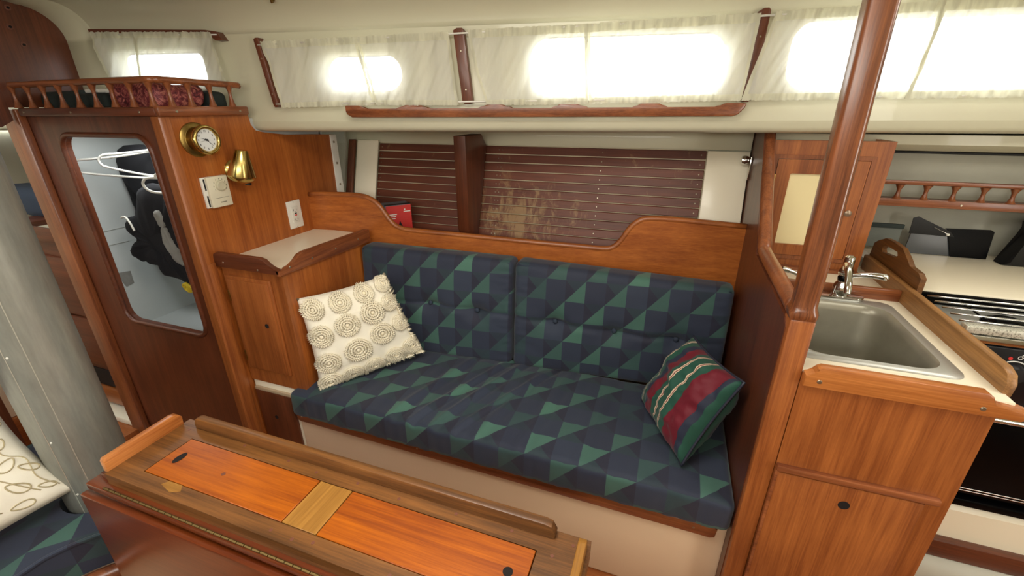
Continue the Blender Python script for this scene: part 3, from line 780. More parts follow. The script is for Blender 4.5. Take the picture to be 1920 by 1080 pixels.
# raised fiddle with a dip at the corner
bm = nbm()
prism(bm, [(-1.432, -.497), (-1.150, -.497), (-1.150, -.480), (-1.178, -.476), (-1.190, -.466), (-1.205, -.450), (-1.225, -.445), (-1.415, -.445), (-1.428, -.452), (-1.434, -.468)], 'y', .985, 1.002, .003); obj('front_fiddle', bm, wood('dark', 'x'), sc)
bm = nbm()
prism(bm, [(.985, -.500), (1.455, -.512), (1.455, -.462), (1.44, -.455), (1.10, -.447), (1.075, -.452), (1.055, -.468), (1.035, -.480), (.985, -.482)], 'x', -1.163, -1.146, .003); obj('side_fiddle', bm, wood('rail', 'y'), sc)
bm = nbm(); box(bm, -1.408, -1.208, .990, 1.0, -.897, -.526, .003); o = obj('door_frame', bm, wood('mahogany', 'z'), sc)
bm = nbm(); box(bm, -1.398, -1.218, .985, .992, -.887, -.537, .002); d = obj('door', bm, wood('mahogany', 'z'), sc)
bm = nbm(); lathe(bm, [(.0085, 0), (.0085, .0008)], (-1.258, .985, -.697), (0, -1, 0), 18); obj('finger_hole', bm, HOLE, d)
for z in (-.60, -.84):
    bm = nbm(); box(bm, -1.404, -1.397, .983, .990, z-.02, z+.02, .001); obj('hinge', bm, BRASS, d)
for x, y, z in ((-1.39, .985, -.478), (-1.24, .985, -.488)):
    bm = nbm(); lathe(bm, [(.004, 0), (.003, .001)], (x, y, z), (0, -1, 0), 8); obj('screw', bm, SCREW, sc)
for y in (1.03, 1.13, 1.25, 1.38):
    bm = nbm(); lathe(bm, [(.004, 0), (.003, .001)], (-1.146, y, -.482), (1, 0, 0), 8); obj('screw', bm, SCREW, sc)
# moulded base under the cabinet with its own small door
bm = nbm(); box(bm, -1.424, -1.225, 1.004, 1.02, -1.40, -.958, .006); obj('moulded_base', bm, LAM, sc)
bm = nbm(); box(bm, -1.412, -1.235, .992, 1.004, -1.24, -1.000, .003); d = obj('lower_door', bm, wood('dark', 'z'), sc)
bm = nbm(); lathe(bm, [(.008, 0), (.008, .0008)], (-1.335, .992, -1.112), (0, -1, 0), 16); obj('finger_hole', bm, HOLE, d)
bm = nbm(); box(bm, -1.414, -1.233, .994, 1.004, -1.0, -.986, .002); obj('door_rebate', bm, plain('weathered_edge', srgb(190, 168, 138), .6), sc)

# ================================================================== SETTEE
se = thing('settee', 'cream moulded settee base with mahogany front rail', 'settee', (-.48, 1.2, -1.40))
bm = nbm(); box(bm, -1.225, .268, 1.0, 1.46, -1.40, -1.058, .008); obj('seat_box', bm, LAMP, se)
bm = nbm(); prism(bm, [(-1.216, -1.050), (-1.222, -1.062), (-1.218, -1.086), (-1.205, -1.092), (.225, -1.106), (.237, -1.100), (.240, -1.072), (.232, -1.064), (-1.19, -1.046)], 'y', .985, 1.0, .004); obj('front_rail', bm, wood('rail', 'x'), se)
for x, z in ((-1.195, -1.068), (-.70, -1.07), (.18, -1.083)):
    bm = nbm(); lathe(bm, [(.0035, 0), (.003, .001)], (x, .985, z), (0, -1, 0), 8); obj('screw', bm, SCREW, se)

def seat_fn(q, n):
    x = q.x-.475; y = q.y+1.208
    z = q.z-1.0025
    top = max(0, (q.z+.05)/.10)
    ex = max(0, 1-abs(q.x)/.74); ey = max(0, 1-abs(q.y)/.245)
    z += top*(.010*min(1, ex*5)*min(1, ey*3))
    # slack folds in the cover, front to back
    f = 0
    for cx, sl, wdt, am in ((-.78, .30, .020, .0045), (-.70, .42, .016, .0050), (-.62, .38, .018, .0055), (-.545, .50, .014, .004), (-.47, .25, .02, .003), (-.33, .15, .02, .0025), (-.15, .1, .02, .002)):
        d = (x-(cx+sl*(y-1.0)))/wdt; d *= 1.2; f += 1.8*am*math.exp(-d*d)*(1-.5*min(1, abs(y-1.1)/.35))-.9*am*math.exp(-(d-1.6)**2)
    f += .004*noise.noise(Vector((x*7, y*5, 3)))+.0022*noise.noise(Vector((x*26, y*9, 1)))
    z += f*top
    y2 = y-(.004*noise.noise(Vector((x*30, 2, q.z*12)))+.002) * (1 if q.y < -.2 else 0)
    return Vector((x, y2, z))
bm = nbm(); rbox(bm, 1.478, .485, .104, .020, 330, 64, 4, seat_fn, -.98)
sc_ = obj('seat_cushion', bm, FAB, None, 'all'); tag(sc_, 'long navy and green geometric seat cushion on the settee', 'cushion')

def back_cushion(x0, x1, ztl, ztr, label, buttons, creases):
    L = x1-x0; h = (ztl+ztr)/2+.953; th_ = .088
    t = thing('back_cushion', label, 'cushion', ((x0+x1)/2, 1.45, -.955), 'geometric back cushions on the settee')
    def yf(x): return 1.355+.08*(x+1.16)
    def P3(q):
        x = (x0+x1)/2+q.x; zt = ztl+(ztr-ztl)*(x-x0)/L
        s = (q.z+h/2)/h; z = -.955+s*(zt+.955)
        y = yf(x)+th_/2+q.y+.032*s
        return Vector((x, y, z))
    def fn(q, n):
        p = P3(q)
        if n.y < -.2 or q.y < -.03:
            k = 1
        else: k = 0
        ex = 1-min(1, abs(q.x)/(L/2))**4; ez = 1-min(1, abs(q.z)/(h/2))**4
        bul = .014*ex*ez
        for bx_, bz_ in buttons:
            r2 = ((p.x-bx_)/.045)**2+((p.z-bz_)/.035)**2; bul -= .024*math.exp(-r2)
            bul -= .010*math.exp(-((p.z-bz_-.01*noise.noise(Vector((p.x*12, 1, 0))))/.010)**2)*math.exp(-((p.x-bx_)/.13)**2)
        bul += .0022*noise.noise(Vector((p.x*14, p.z*18, 5)))
        for sx in (x0, x1):
            bul += .004*math.exp(-abs(p.x-sx)/.05)*noise.noise(Vector((p.x*20, p.z*60, sx)))
        p.y -= bul*k
        return p
    bm = nbm(); rbox(bm, L, th_, h, .022, 100, 4, 66, fn, 1)
    # pattern laid upright on the front face
    uvl = bm.loops.layers.uv.verify()
    for f in bm.faces:
        for lp in f.loops:
            c = lp.vert.co
            lp[uvl].uv = ((c.x-x0)*1.12+.02, c.z+.955+max(0, (c.y-yf(c.x)-.06))*.9+.020)
    obj('cover', bm, FAB, t, 'all')
    for bx_, bz_ in buttons:
        s = (bz_+.955)/h; y = yf(bx_)+.032*s+.010
        bm = nbm(); lathe(bm, [(.0085, .004), (.0095, 0), (.008, -.004), (.004, -.006), (0.0005, -.0065)], (bx_, y, bz_), (0, 1, 0), 16); obj('button', bm, NAVY, t, 'all')
    # piping along the lower and upper front edges
    for zz in (0, 1):
        pts = []
        for i in range(25):
            x = x0+.012+(L-.024)*i/24; zt = ztl+(ztr-ztl)*(x-x0)/L
            pts.append((x, yf(x)+(.010 if not zz else .038)-.001, -.948 if not zz else zt-.011))
        bm = nbm(); tube(bm, pts, .003, 6); obj('piping', bm, NAVY, t, 'all')
back_cushion(-1.152, -.514, -.512, -.527, 'left geometric back cushion, partly behind the cream tufted pillow', [(-.855, -.728), (-.655, -.738)], 0)
back_cushion(-.506, .250, -.527, -.562, 'right geometric back cushion with three buttons, partly behind the striped pillow', [(-.345, -.748), (-.127, -.760), (.088, -.765)], 0)

# ================================================================== PILLOWS
def pillow(corners, T, mat, n=28, pinch=.05, uvs=None, seed=0, wr=.004, bmout=None):
    """corners BL, BR, TR, TL (3D); bulges both ways by T"""
    BL, BR, TR, TL = [Vector(c) for c in corners]
    N0 = ((BR-BL).cross(TL-BL)).normalized()
    bm = nbm(); uvl = bm.loops.layers.uv.verify()
    def P(u, v, side):
        a, b = 2*u-1, 2*v-1
        uu = .5+.5*a*(1-pinch*(1-b*b)*abs(a)); vv = .5+.5*b*(1-pinch*(1-a*a)*abs(b))
        p = BL.lerp(BR, uu).lerp(TL.lerp(TR, uu), vv)
        t = T*((1-a*a)*(1-b*b))**.42
        t += wr*noise.noise(Vector((u*5+seed, v*5, side)))*min(1, t/T*2) + wr*.5*noise.noise(Vector((u*14+seed, v*14, side)))*min(1, t/T*2)
        return p+N0*side*t
    grid = {}
    for side in (1, -1):
        for i in range(n+1):
            for j in range(n+1):
                if side == -1 and (i in (0, n) or j in (0, n)): grid[side, i, j] = grid[1, i, j]
                else: grid[side, i, j] = bm.verts.new(P(i/n, j/n, side))
        for i in range(n):
            for j in range(n):
                q = [(i, j), (i+1, j), (i+1, j+1), (i, j+1)]
                f = bm.faces.new([grid[(side,)+c] for c in q])
                for lp, c in zip(f.loops, q): lp[uvl].uv = (c[0]/n, c[1]/n)
    edge = [P(i/n, 0, 1) for i in range(n)]+[P(1, i/n, 1) for i in range(n)]+[P(1-i/n, 1, 1) for i in range(n)]+[P(0, 1-i/n, 1) for i in range(n)]
    return bm, P, N0, edge
wp = thing('tufted_pillow', 'cream throw pillow covered in looped rosettes leaning at the left end of the settee', 'pillow', (-1.02, 1.2, -.95))
cr = [(-1.112, 1.018, -.945), (-.858, 1.320, -.908), (-.962, 1.268, -.572), (-1.156, 1.038, -.600)]
bm, P, N0, edge = pillow(cr, .052, CREAM, 30, .05, seed=2, wr=.006)
if N0.y > 0: SIDE = -1
else: SIDE = 1
obj('cover', bm, CREAM, wp, 'all')
def frame(u, v):
    p = P(u, v, SIDE); du = P(u+.01, v, SIDE)-P(u-.01, v, SIDE); dv_ = P(u, v+.01, SIDE)-P(u, v-.01, SIDE)
    n = du.cross(dv_).normalized()
    if n.dot(N0*SIDE) < 0: n = -n
    return p, du.normalized(), dv_.normalized(), n
def on_pillow(u, v, lift):
    u = min(1, max(0, u)); v = min(1, max(0, v)); p, _, _, n = frame(min(.985, max(.015, u)), min(.985, max(.015, v)))
    return P(u, v, SIDE)+n*lift
ros = [(.12, .87, .105), (.41, .88, .105), (.69, .90, .10), (.12, .58, .11), (.40, .63, .115), (.69, .68, .115), (.12, .28, .105), (.42, .33, .12), (.70, .42, .115), (.91, .72, .085), (.93, .46, .085), (.93, .93, .08), (.10, .05, .10), (.31, .06, .09), (.52, .07, .09), (.74, .11, .09), (.93, .15, .09)]
rnd = random.Random(5)
for (cu, cv, rr) in ros:
    bm = nbm()
    for ring, (fr, nb) in enumerate(((1.0, 34), (.80, 28), (.58, 20), (.34, 12))):
        pts = []; rad = []
        for k in range(nb*2):
            a = 2*math.pi*k/(nb*2); w = fr*rr*(1+(.07 if k % 2 else -.05)+rnd.uniform(-.03, .03))
            pts.append(on_pillow(cu+w*math.cos(a), cv+w*.95*math.sin(a), .003+(.004 if k % 2 else 0))); rad.append(.0052 if k % 2 else .0034)
        tube(bm, pts, rad, 5, closed=True)
    c, _, _, n = frame(min(.97, cu), min(.97, cv))
    lathe(bm, [(.008, 0), (.007, .004), (.003, .006)], c, n, 8)
    obj('rosette', bm, ROPE, wp, 'all')
# loose loop fringe along the right and lower edges
bm = nbm()
for i in range(150):
    t = rnd.random()
    if i % 2: u, v = t, .015
    else: u, v = .985, t
    p = P(u, v, SIDE); c = P(.5, .5, SIDE); out = (p-c).normalized()
    tube(bm, [p-out*.008, p+out*rnd.uniform(.006, .018)+N0*SIDE*rnd.uniform(-.004, .008), p-out*.002+N0*SIDE*.008], .0034, 5)
fr = obj('loop_fringe', bm, ROPE, wp, 'all'); fr['kind'] = 'stuff'

sp_ = thing('striped_pillow', 'burgundy and green striped satin pillow leaning against the galley bulkhead', 'pillow', (.13, 1.2, -.95))
# BL=bottom corner, BR=right corner, TR=top corner, TL=left corner; v runs left(0)->... stripes follow left-top edge
cr = [(.128, 1.040, -.925), (.243, 1.085, -.655), (.130, 1.330, -.668), (.000, 1.320, -.930)]
bm, P2, N2, edge = pillow([cr[0], cr[1], cr[2], cr[3]], .074, None, 36, .07, seed=7, wr=.016)
uvl = bm.loops.layers.uv.verify()
for f in bm.faces:
    for lp in f.loops: u, v = lp[uvl].uv; lp[uvl].uv = (u, 1-v)
obj('cover', bm, stripes(), sp_, 'all')
bm = nbm(); tube(bm, edge, .0042, 6, closed=True); obj('piping', bm, plain('dark_satin_piping', srgb(40, 44, 58), .4), sp_, 'all')

# ================================================================== GALLEY BULKHEAD AND POLE
gb = thing('galley_bulkhead', 'mahogany half bulkhead between the settee and the galley with rounded edge trim', 'bulkhead', (.28, 1.3, -1.40))
bm = nbm(); prism(bm, [(.965, -1.40), (1.50, -1.40), (1.86, -.95), (1.87, -.078), (1.67, -.078), (1.40, -.405), (.985, -.415), (.965, -.43)], 'x', .266, .298); obj('panel', bm, wood('dark', 'z'), gb, False)
bm = nbm(); tube(bm, smooth_pts([(.284, .985, -.398), (.284, 1.18, -.394), (.284, 1.375, -.390), (.284, 1.405, -.375), (.284, 1.53, -.250), (.284, 1.69, -.078)], 5), .0185, 10); obj('edge_trim', bm, wood('rail', 'z'), gb, 'all')
po = thing('support_pole', 'varnished wooden pole rising from the square post at the galley corner', 'pole', (.292, .972, -1.40))
bm = nbm(); box(bm, .268, .316, .950, .998, -1.40, -.405, .006); obj('square_post', bm, wood('mahogany', 'z'), po)
def sqring(bm, c, h, rnd_, z):
    pts = rrect(c[0]-h, c[0]+h, c[1]-h, c[1]+h, rnd_, 4); return [bm.verts.new((x, y, z)) for x, y in pts]
bm = nbm(); Rg = []
for h, r_, z, dx in ((.0240, .006, -.406, 0), (.0262, .012, -.400, 0), (.0268, .014, -.392, 0), (.0245, .015, -.384, 0), (.0222, .013, -.376, 0), (.0218, .012, -.355, 0), (.0225, .010, -.30, -.001), (.0225, .010, 0, -.006), (.0225, .010, .36, -.012)):
    Rg.append(sqring(bm, (.2915+dx, .974), h, r_, z))
for A, B in zip(Rg, Rg[1:]):
    for k in range(len(A)): bm.faces.new((A[k], A[(k+1) % len(A)], B[(k+1) % len(A)], B[k]))
bm.faces.new(list(reversed(Rg[0]))); bm.faces.new(Rg[-1])
obj('turned_pole', bm, wood('pole', 'z'), po, True)

# ================================================================== SINK CABINET
sk = thing('sink_cabinet', 'mahogany sink cabinet with lower door to the right of the pole', 'cabinet', (.48, 1.2, -1.40))
bm = nbm(); box(bm, .316, .645, .950, .968, -1.40, -.525); box(bm, .629, .645, .965, 1.72, -1.40, -.525); obj('carcass', bm, wood('mahogany', 'z'), sk, False)
bm = nbm(); box(bm, .322, .600, .940, .952, -1.36, -.790, .002); d = obj('door', bm, wood('mahogany', 'z'), sk)
bm = nbm(); lathe(bm, [(.0115, 0), (.0115, .0008)], (.464, .9402, -.842), (0, -1, 0), 20); obj('finger_hole', bm, HOLE, d)
bm = nbm(); box(bm, .316, .622, .936, .951, -.786, -.770, .003); box(bm, .316, .324, .941, .951, -1.38, -.786, .001); obj('door_moulding', bm, wood('rail', 'x'), sk)
bm = nbm(); box(bm, .598, .603, .947, .9505, -1.36, -.790); obj('door_gap', bm, HOLE, sk)
# countertop with sink cut out
ct = thing('sink_counter', 'cream laminate counter edged with worn teak fiddles around the sink', 'counter', (.48, 1.3, -.545))
bowlR = rrect(.338, .598, 1.045, 1.375, .05, 6)
bm = nbm(); prism(bm, [(.300, .958), (.668, .958), (.668, 1.78), (.300, 1.70)], 'z', -.545, -.522, holes=[bowlR]); obj('laminate', bm, LAM, ct, False)
bm = nbm(); prism(bm, [(.318, -.548), (.672, -.548), (.684, -.540), (.684, -.531), (.672, -.527), (.625, -.524), (.622, -.506), (.612, -.4985), (.345, -.4985), (.338, -.503), (.335, -.515), (.318, -.520)], 'y', .935, .958, .003); obj('front_fiddle', bm, wood('fiddle', 'x'), ct)
bm = nbm(); prism(bm, [(.99, -.528), (1.76, -.528), (1.76, -.474), (1.70, -.472), (1.02, -.474), (.998, -.482), (.988, -.500)], 'x', .662, .680, .004); obj('right_fiddle', bm, wood('drift', 'y'), ct)
bm = nbm(); box(bm, .30, .662, 1.448, 1.463, -.524, -.488, .003); obj('back_fiddle', bm, wood('rail', 'x'), ct)
for x in (.345, .612):
    bm = nbm(); lathe(bm, [(.005, 0), (.0035, .0015)], (x, .935, -.532), (0, -1, 0), 10); obj('screw', bm, SCREW, ct)
bm = nbm(); prism(bm, [(.640, .940), (.684, .940), (.684, .958), (.664, .985), (.640, .985)], 'z', -.545, -.527, .003); obj('corner_cap', bm, wood('fiddle', 'x'), ct)
sn = thing('kitchen_sink', 'rectangular stainless steel sink bowl set in the galley counter', 'sink', (.47, 1.2, -.72))
bm = nbm(); L = []
for g, r_, z in ((.030, .03, -.5215), (.029, .03, -.5185), (.006, .055, -.5175), (.0, .05, -.522), (-.004, .05, -.54), (-.012, .048, -.66), (-.022, .045, -.70), (-.045, .04, -.715), (-.09, .02, -.718)):
    L.append([bm.verts.new((x, y, z)) for x, y in rrect(.338-g, .598+g, 1.045-g*.9, 1.375+g*(1.6 if g > 0 else 1), r_, 6)])
for A, B in zip(L[:3], L[1:3]):
    for k in range(len(A)): bm.faces.new((A[k], A[(k+1) % len(A)], B[(k+1) % len(A)], B[k]))
obj('flange', bm.copy(), STEEL, sn, 'all') if False else None
A = None
bm2 = nbm(); M_ = [[bm2.verts.new(v.co) for v in r] for r in L[:3]]
for A, B in zip(M_, M_[1:]):
    for k in range(len(A)): bm2.faces.new((A[k], A[(k+1) % len(A)], B[(k+1) % len(A)], B[k]))
obj('rim', bm2, STEEL, sn, 'all')
bm2 = nbm(); M_ = [[bm2.verts.new(v.co) for v in r] for r in L[2:]]
for A, B in zip(M_, M_[1:]):
    for k in range(len(A)): bm2.faces.new((A[k], A[(k+1) % len(A)], B[(k+1) % len(A)], B[k]))
bm2.faces.new(M_[-1]); obj('bowl', bm2, BOWL, sn, 'all'); bm.free()
bm = nbm(); lathe(bm, [(.030, 0), (.030, .003), (.018, .004), (.004, .002)], (.468, 1.21, -.7178), (0, 0, 1), 20); obj('drain', bm, CHROME, sn)
fa = thing('faucet', 'chrome two-handle faucet behind the sink', 'faucet', (.49, 1.425, -.52))
bm = nbm(); prism(bm, rrect(.395, .565, 1.398, 1.442, .02, 6), 'z', -.519, -.508, .003); obj('base_plate', bm, CHROME, fa)
bm = nbm(); lathe(bm, [(.021, 0), (.023, .012), (.021, .030), (.015, .040), (.015, .044)], (.505, 1.42, -.508), (0, 0, 1), 24); obj('lower_body', bm, CHROME, fa)
bm = nbm(); lathe(bm, [(.014, 0), (.016, .004), (.016, .010), (.014, .014)], (.505, 1.42, -.464), (0, 0, 1), 20); obj('black_collar', bm, BLACK, fa)
bm = nbm(); lathe(bm, [(.013, 0), (.018, .006), (.018, .016), (.013, .026), (.0135, .045), (.012, .056), (.005, .062)], (.505, 1.42, -.450), (0, 0, 1), 24); obj('upper_body', bm, CHROME, fa)
bm = nbm(); tube(bm, smooth_pts([(.502, 1.415, -.435), (.488, 1.38, -.405), (.476, 1.33, -.400), (.468, 1.28, -.425), (.466, 1.265, -.45)], 5), [.0085]*21, 12); obj('spout', bm, CHROME, fa, 'all')
bm = nbm(); tube(bm, smooth_pts([(.515, 1.41, -.447), (.535, 1.40, -.437), (.565, 1.39, -.432), (.592, 1.385, -.434)], 4), [.005, .0055, .006, .0065, .007, .0075, .008, .0085, .009, .0092, .0094, .0094, .007], 10); obj('handle', bm, CHROME, fa, 'all')
bm = nbm(); tube(bm, smooth_pts([(.41, 1.42, -.475), (.39, 1.42, -.460), (.37, 1.42, -.452), (.345, 1.42, -.446)], 4), [.006]*9+[.008]*4, 10); lathe(bm, [(.016, 0), (.014, .015), (.009, .03), (.007, .04)], (.415, 1.42, -.508), (0, 0, 1), 16); obj('handle', bm, CHROME, fa, 'all')
bm = nbm(); lathe(bm, [(.014, 0), (.014, .010), (.008, .013)], (.330, 1.40, -.519), (0, 0, 1), 16); tag(obj('sink_plug_knob', bm, CHROME), 'small chrome knob on the counter left of the faucet', 'knob')

# upper cupboard with cream panel door
uc = thing('upper_cupboard', 'mahogany wall cupboard with cream panel door behind the pole', 'cupboard', (.45, 1.75, -.52))
bm = nbm(); prism(bm, [(.298, -.520), (.627, -.520), (.627, -.100), (.298, -.100)], 'y', 1.68, 1.698, holes=[rrect(.318, .580, -.480, -.152, .002, 1)]); obj('face_frame', bm, wood('mahogany', 'z'), uc, False)
bm = nbm(); box(bm, .612, .627, 1.698, 1.9, -.52, -.10); obj('cupboard_side', bm, wood('mahogany', 'z'), uc, False)
bm = nbm(); prism(bm, [(.310, -.488), (.588, -.488), (.588, -.144), (.310, -.144)], 'y', 1.674, 1.681, .001, holes=[rrect(.3225, .5755, -.4755, -.1565, .002, 1)]); obj('door_stop', bm, wood('rail', 'z'), uc, False)
bm = nbm(); prism(bm, [(.3235, -.474), (.5735, -.474), (.5735, -.158), (.3235, -.158)], 'y', 1.672, 1.688, holes=[rrect(.365, .505, -.437, -.202, .004, 2)]); dr = obj('door', bm, wood('mahogany', 'z'), uc, False)
bm = nbm(); box(bm, .360, .510, 1.682, 1.686, -.442, -.197); obj('cream_inset', bm, plain('yellow_cream_laminate', srgb(238, 222, 172), .3, coat=.2), dr)
bm = nbm(); lathe(bm, [(.004, 0), (.004, .006), (.010, .010), (.010, .014), (.005, .017)], (.548, 1.672, -.318), (0, -1, 0), 14); obj('knob', bm, plain('pewter', srgb(150, 130, 110), .35, metal=.6), dr)
bm = nbm(); box(bm, .316, .3235, 1.668, 1.674, -.255, -.205, .001); obj('hinge', bm, BRASS, dr)
bm = nbm(); box(bm, .30, .625, 1.655, 1.70, -.522, -.512); obj('bottom_rail', bm, wood('rail', 'x'), uc)

# board with hand hole between sink and stove
bm = nbm()
out = [(1.425, -.530), (1.425, -.430), (1.445, -.420), (1.500, -.418), (1.525, -.405), (1.572, -.385), (1.640, -.383), (1.690, -.386), (1.735, -.405), (1.760, -.42), (1.78, -.522)]
hol = [(1.60, -.407), (1.655, -.408), (1.682, -.413), (1.690, -.421), (1.68, -.428), (1.64, -.424), (1.605, -.421), (1.592, -.414)]
out = [(y, z-.010) for y, z in out]; hol = [(1.64+(y-1.64)*1.15, -.4275+(z+.4175)*1.35) for y, z in hol]
prism(bm, out, 'x', .6805, .694, holes=[hol]); tag(obj('counter_divider', bm, wood('teak', 'y'), None, False), 'shaped wooden divider with a hand slot at the end of the stove', 'divider')

# ================================================================== STOVE AND GALLEY COUNTER
gc = thing('galley_counter', 'cream counter running behind the stove below the hull side', 'counter', (1.2, 1.7, -.50))
bm = nbm(); box(bm, .70, 1.745, 1.475, 1.925, -.515, -.485, .003); obj('countertop', bm, LAM, gc)
bm = nbm(); box(bm, .70, 1.75, 1.49, 1.52, -1.0, -.515); obj('stove_recess', bm, BLACKM, gc)
sv = thing('stove', 'black enamel galley stove with chrome bars and oven door', 'stove', (1.0, 1.33, -.97))
X0, X1 = .705, 1.28
bm = nbm(); box(bm, X0, X1, 1.215, 1.468, -.955, -.523, .004); obj('body', bm, BLACK, sv)
bm = nbm(); box(bm, X0, X1, 1.455, 1.468, -.523, -.487, .002); obj('back_guard', bm, BLACK, sv)
bm = nbm(); box(bm, X0+.005, X1-.005, 1.235, 1.455, -.524, -.518, .002); obj('hob_top', bm, STEEL, sv)
for k, y in enumerate((1.44, 1.40, 1.36, 1.32, 1.28)):
    bm = nbm(); tube(bm, [(X0+.01, y, -.490), (X1-.01, y, -.490)], .0028, 8); obj('grate_bar', bm, CHROME, sv, 'all')
for xx in (.85, 1.12):
    bm = nbm(); lathe(bm, [(.050, 0), (.048, .006), (.030, .010), (.030, .016), (.004, .018)], (xx, 1.35, -.518), (0, 0, 1), 24); obj('burner', bm, BLACK, sv, 'all')
for xx in (.78, .93, 1.05, 1.2):
    bm = nbm(); tube(bm, [(xx, 1.28, -.492), (xx, 1.44, -.492)], .0025, 6); obj('grate_bar', bm, BLACK, sv, 'all')
bm = nbm(); box(bm, X0-.012, X1, 1.205, 1.232, -.492, -.474, .003); obj('front_guard', bm, speckle(), sv)
bm = nbm(); box(bm, X0, X1, 1.200, 1.222, -.512, -.494, .002); obj('chrome_edge', bm, CHROME, sv)
bm = nbm(); box(bm, X0, X1, 1.195, 1.215, -.668, -.514, .003); obj('control_panel', bm, plain('control_panel_black', srgb(16, 17, 22), .3), sv)
kc = Vector((.797, 1.195, -.573))
bm = nbm(); lathe(bm, [(.024, 0), (.022, .010), (.019, .018), (.003, .019)], kc, (0, -1, 0), 28); kn = obj('burner_knob', bm, plain('knob_black', srgb(22, 22, 26), .35), sv)
bm = nbm(); pts = [kc+Vector((.030*math.cos(R(a)), -.001, .030*math.sin(R(a)))) for a in range(-20, 176, 8)]; tube(bm, pts, .0014, 5)
for dx, dz in ((.004, .040), (.010, .045)): tube(bm, [kc+Vector((dx+.004*math.cos(R(a)), -.001, dz+.004*math.sin(R(a)))) for a in range(0, 360, 40)], .0008, 5, closed=True)
obj('dial_marks', bm, plain('white_print', srgb(215, 215, 210), .5), sv)
bm = nbm(); lathe(bm, [(.004, 0), (.004, .0012)], kc+Vector((-.012, 0, .036)), (0, -1, 0), 10); obj('red_mark', bm, RED, sv)
kc2 = kc+Vector((.12, 0, 0)); bm = nbm(); lathe(bm, [(.024, 0), (.022, .010), (.019, .018), (.003, .019)], kc2, (0, -1, 0), 28); obj('burner_knob', bm, plain('knob_black', srgb(22, 22, 26), .35), sv)
bm = nbm(); box(bm, X0, X1, 1.200, 1.215, -.945, -.672, .004); od = obj('oven_door', bm, BLACK, sv)
bm = nbm(); box(bm, X0, X1, 1.194, 1.20, -.694, -.676, .002); tube(bm, [(X0+.01, 1.172, -.690), (X1-.01, 1.172, -.690)], .008, 10); obj('door_handle', bm, CHROME, od)
bm = nbm(); tube(bm, [(X0, 1.199, -.925), (X1, 1.199, -.925)], .0015, 6); tube(bm, [(X0, 1.199, -.932), (X1, 1.199, -.932)], .0015, 6); obj('chrome_line', bm, CHROME, od)
bm = nbm(); box(bm, X0-.01, 1.75, 1.19, 1.48, -.978, -.956, .004); obj('bottom_tray', bm, BLACK, sv)
# moulded stove plinth and step
pl = thing('stove_plinth', 'cream moulded plinth with brown edging below the stove', 'plinth', (1.1, 1.3, -1.40))
bm = nbm(); prism(bm, [(1.47, -.98), (1.215, -.98), (1.195, -1.0), (1.19, -1.09), (1.47, -1.09)], 'x', .66, 1.75); obj('plinth_top', bm, LAM, pl)
bm = nbm(); box(bm, .66, 1.75, 1.165, 1.19, -1.145, -1.088, .003); obj('edging', bm, wood('dark', 'x'), pl)
bm = nbm(); prism(bm, [(1.47, -1.146), (1.165, -1.146), (1.145, -1.16), (1.135, -1.19), (1.13, -1.4), (1.47, -1.4)], 'x', .66, 1.75); obj('kick_board', bm, plain('grey_white_gelcoat', srgb(198, 196, 182), .5, mottle=.08, mscale=8), pl)
# fiddled shelf on the galley hull side
gs = thing('spice_shelf', 'narrow mahogany shelf with turned spindle rail on the galley hull side', 'shelf', (1.2, 1.85, -.32))
bm = nbm(); box(bm, .60, 1.75, 1.835, 1.92, -.306, -.298); obj('shelf_board', bm, wood('dark', 'x'), gs)
bm = nbm(); box(bm, .60, 1.75, 1.828, 1.842, -.316, -.290, .003); obj('lower_rail', bm, wood('rail', 'x'), gs)
bm = nbm(); box(bm, .60, 1.75, 1.828, 1.844, -.244, -.230, .004); obj('top_rail', bm, wood('rail', 'x'), gs)
sp = nbm(); lathe(sp, [(.014, 0), (.009, .006), (.006, .016), (.0055, .024), (.0065, .032), (.011, .042), (.014, .047)], (0, 0, 0), (0, 0, 1), 10)
s2 = link('spindle', sp, wood('rail', 'z'), None, True)
place_spindles(s2, [(.655+.0745*i, 1.836, -.2905) for i in range(14)], gs)
for x in (.905, 1.4):
    bm = nbm(); lathe(bm, [(.004, 0), (.003, .0015)], (x, 1.828, -.303), (0, -1, 0), 8); obj('screw', bm, SCREW, gs)
# dark sheets leaning at the back of the counter
tr = thing('folding_tray', 'black folding tray with reflective panel leaning behind the stove', 'tray', (.92, 1.88, -.485))
bm = nbm(); prism(bm, [(.815, -.484), (.818, -.410), (.945, -.405), (.945, -.484)], 'y', 1.868, 1.874); obj('reflective_panel', bm, plain('smoked_panel', srgb(66, 70, 74), .15, coat=.4), tr)
bm = nbm(); prism(bm, [(.945, -.484), (.915, -.398), (.905, -.388), (1.025, -.384), (1.035, -.39), (1.042, -.484)], 'y', 1.862, 1.867); obj('right_panel', bm, BLACK, tr)
bm = nbm(); prism(bm, [(.808, -.412), (.806, -.358), (.820, -.352), (.92, -.398), (.935, -.415)], 'y', 1.859, 1.862, .0006); obj('corner_flap', bm, BLACKM, tr)
bm = nbm(); lathe(bm, [(.005, 0), (.0035, .004)], (.915, 1.859, -.408), (0, -1, 0), 10); obj('snap', bm, WHITE, tr)
bm = nbm(); tube(bm, [(.87, 1.857, -.385), (.912, 1.857, -.405)], .0014, 6); obj('prop_wire', bm, CHROME, tr)
bm = nbm(); prism(bm, rrect(.66, .79, -.470, -.388, .008, 3), 'y', 1.87, 1.876); p = obj('cutting_mat', bm, plain('grey_green_mat', srgb(92, 98, 92), .4)); tag(p, 'grey cutting mat leaning behind the hand-slot divider', 'mat')
bm = nbm(); box(bm, .66, .792, 1.862, 1.872, -.400, -.384, .003); q = obj('mat_top_band', bm, GREEN, p); 
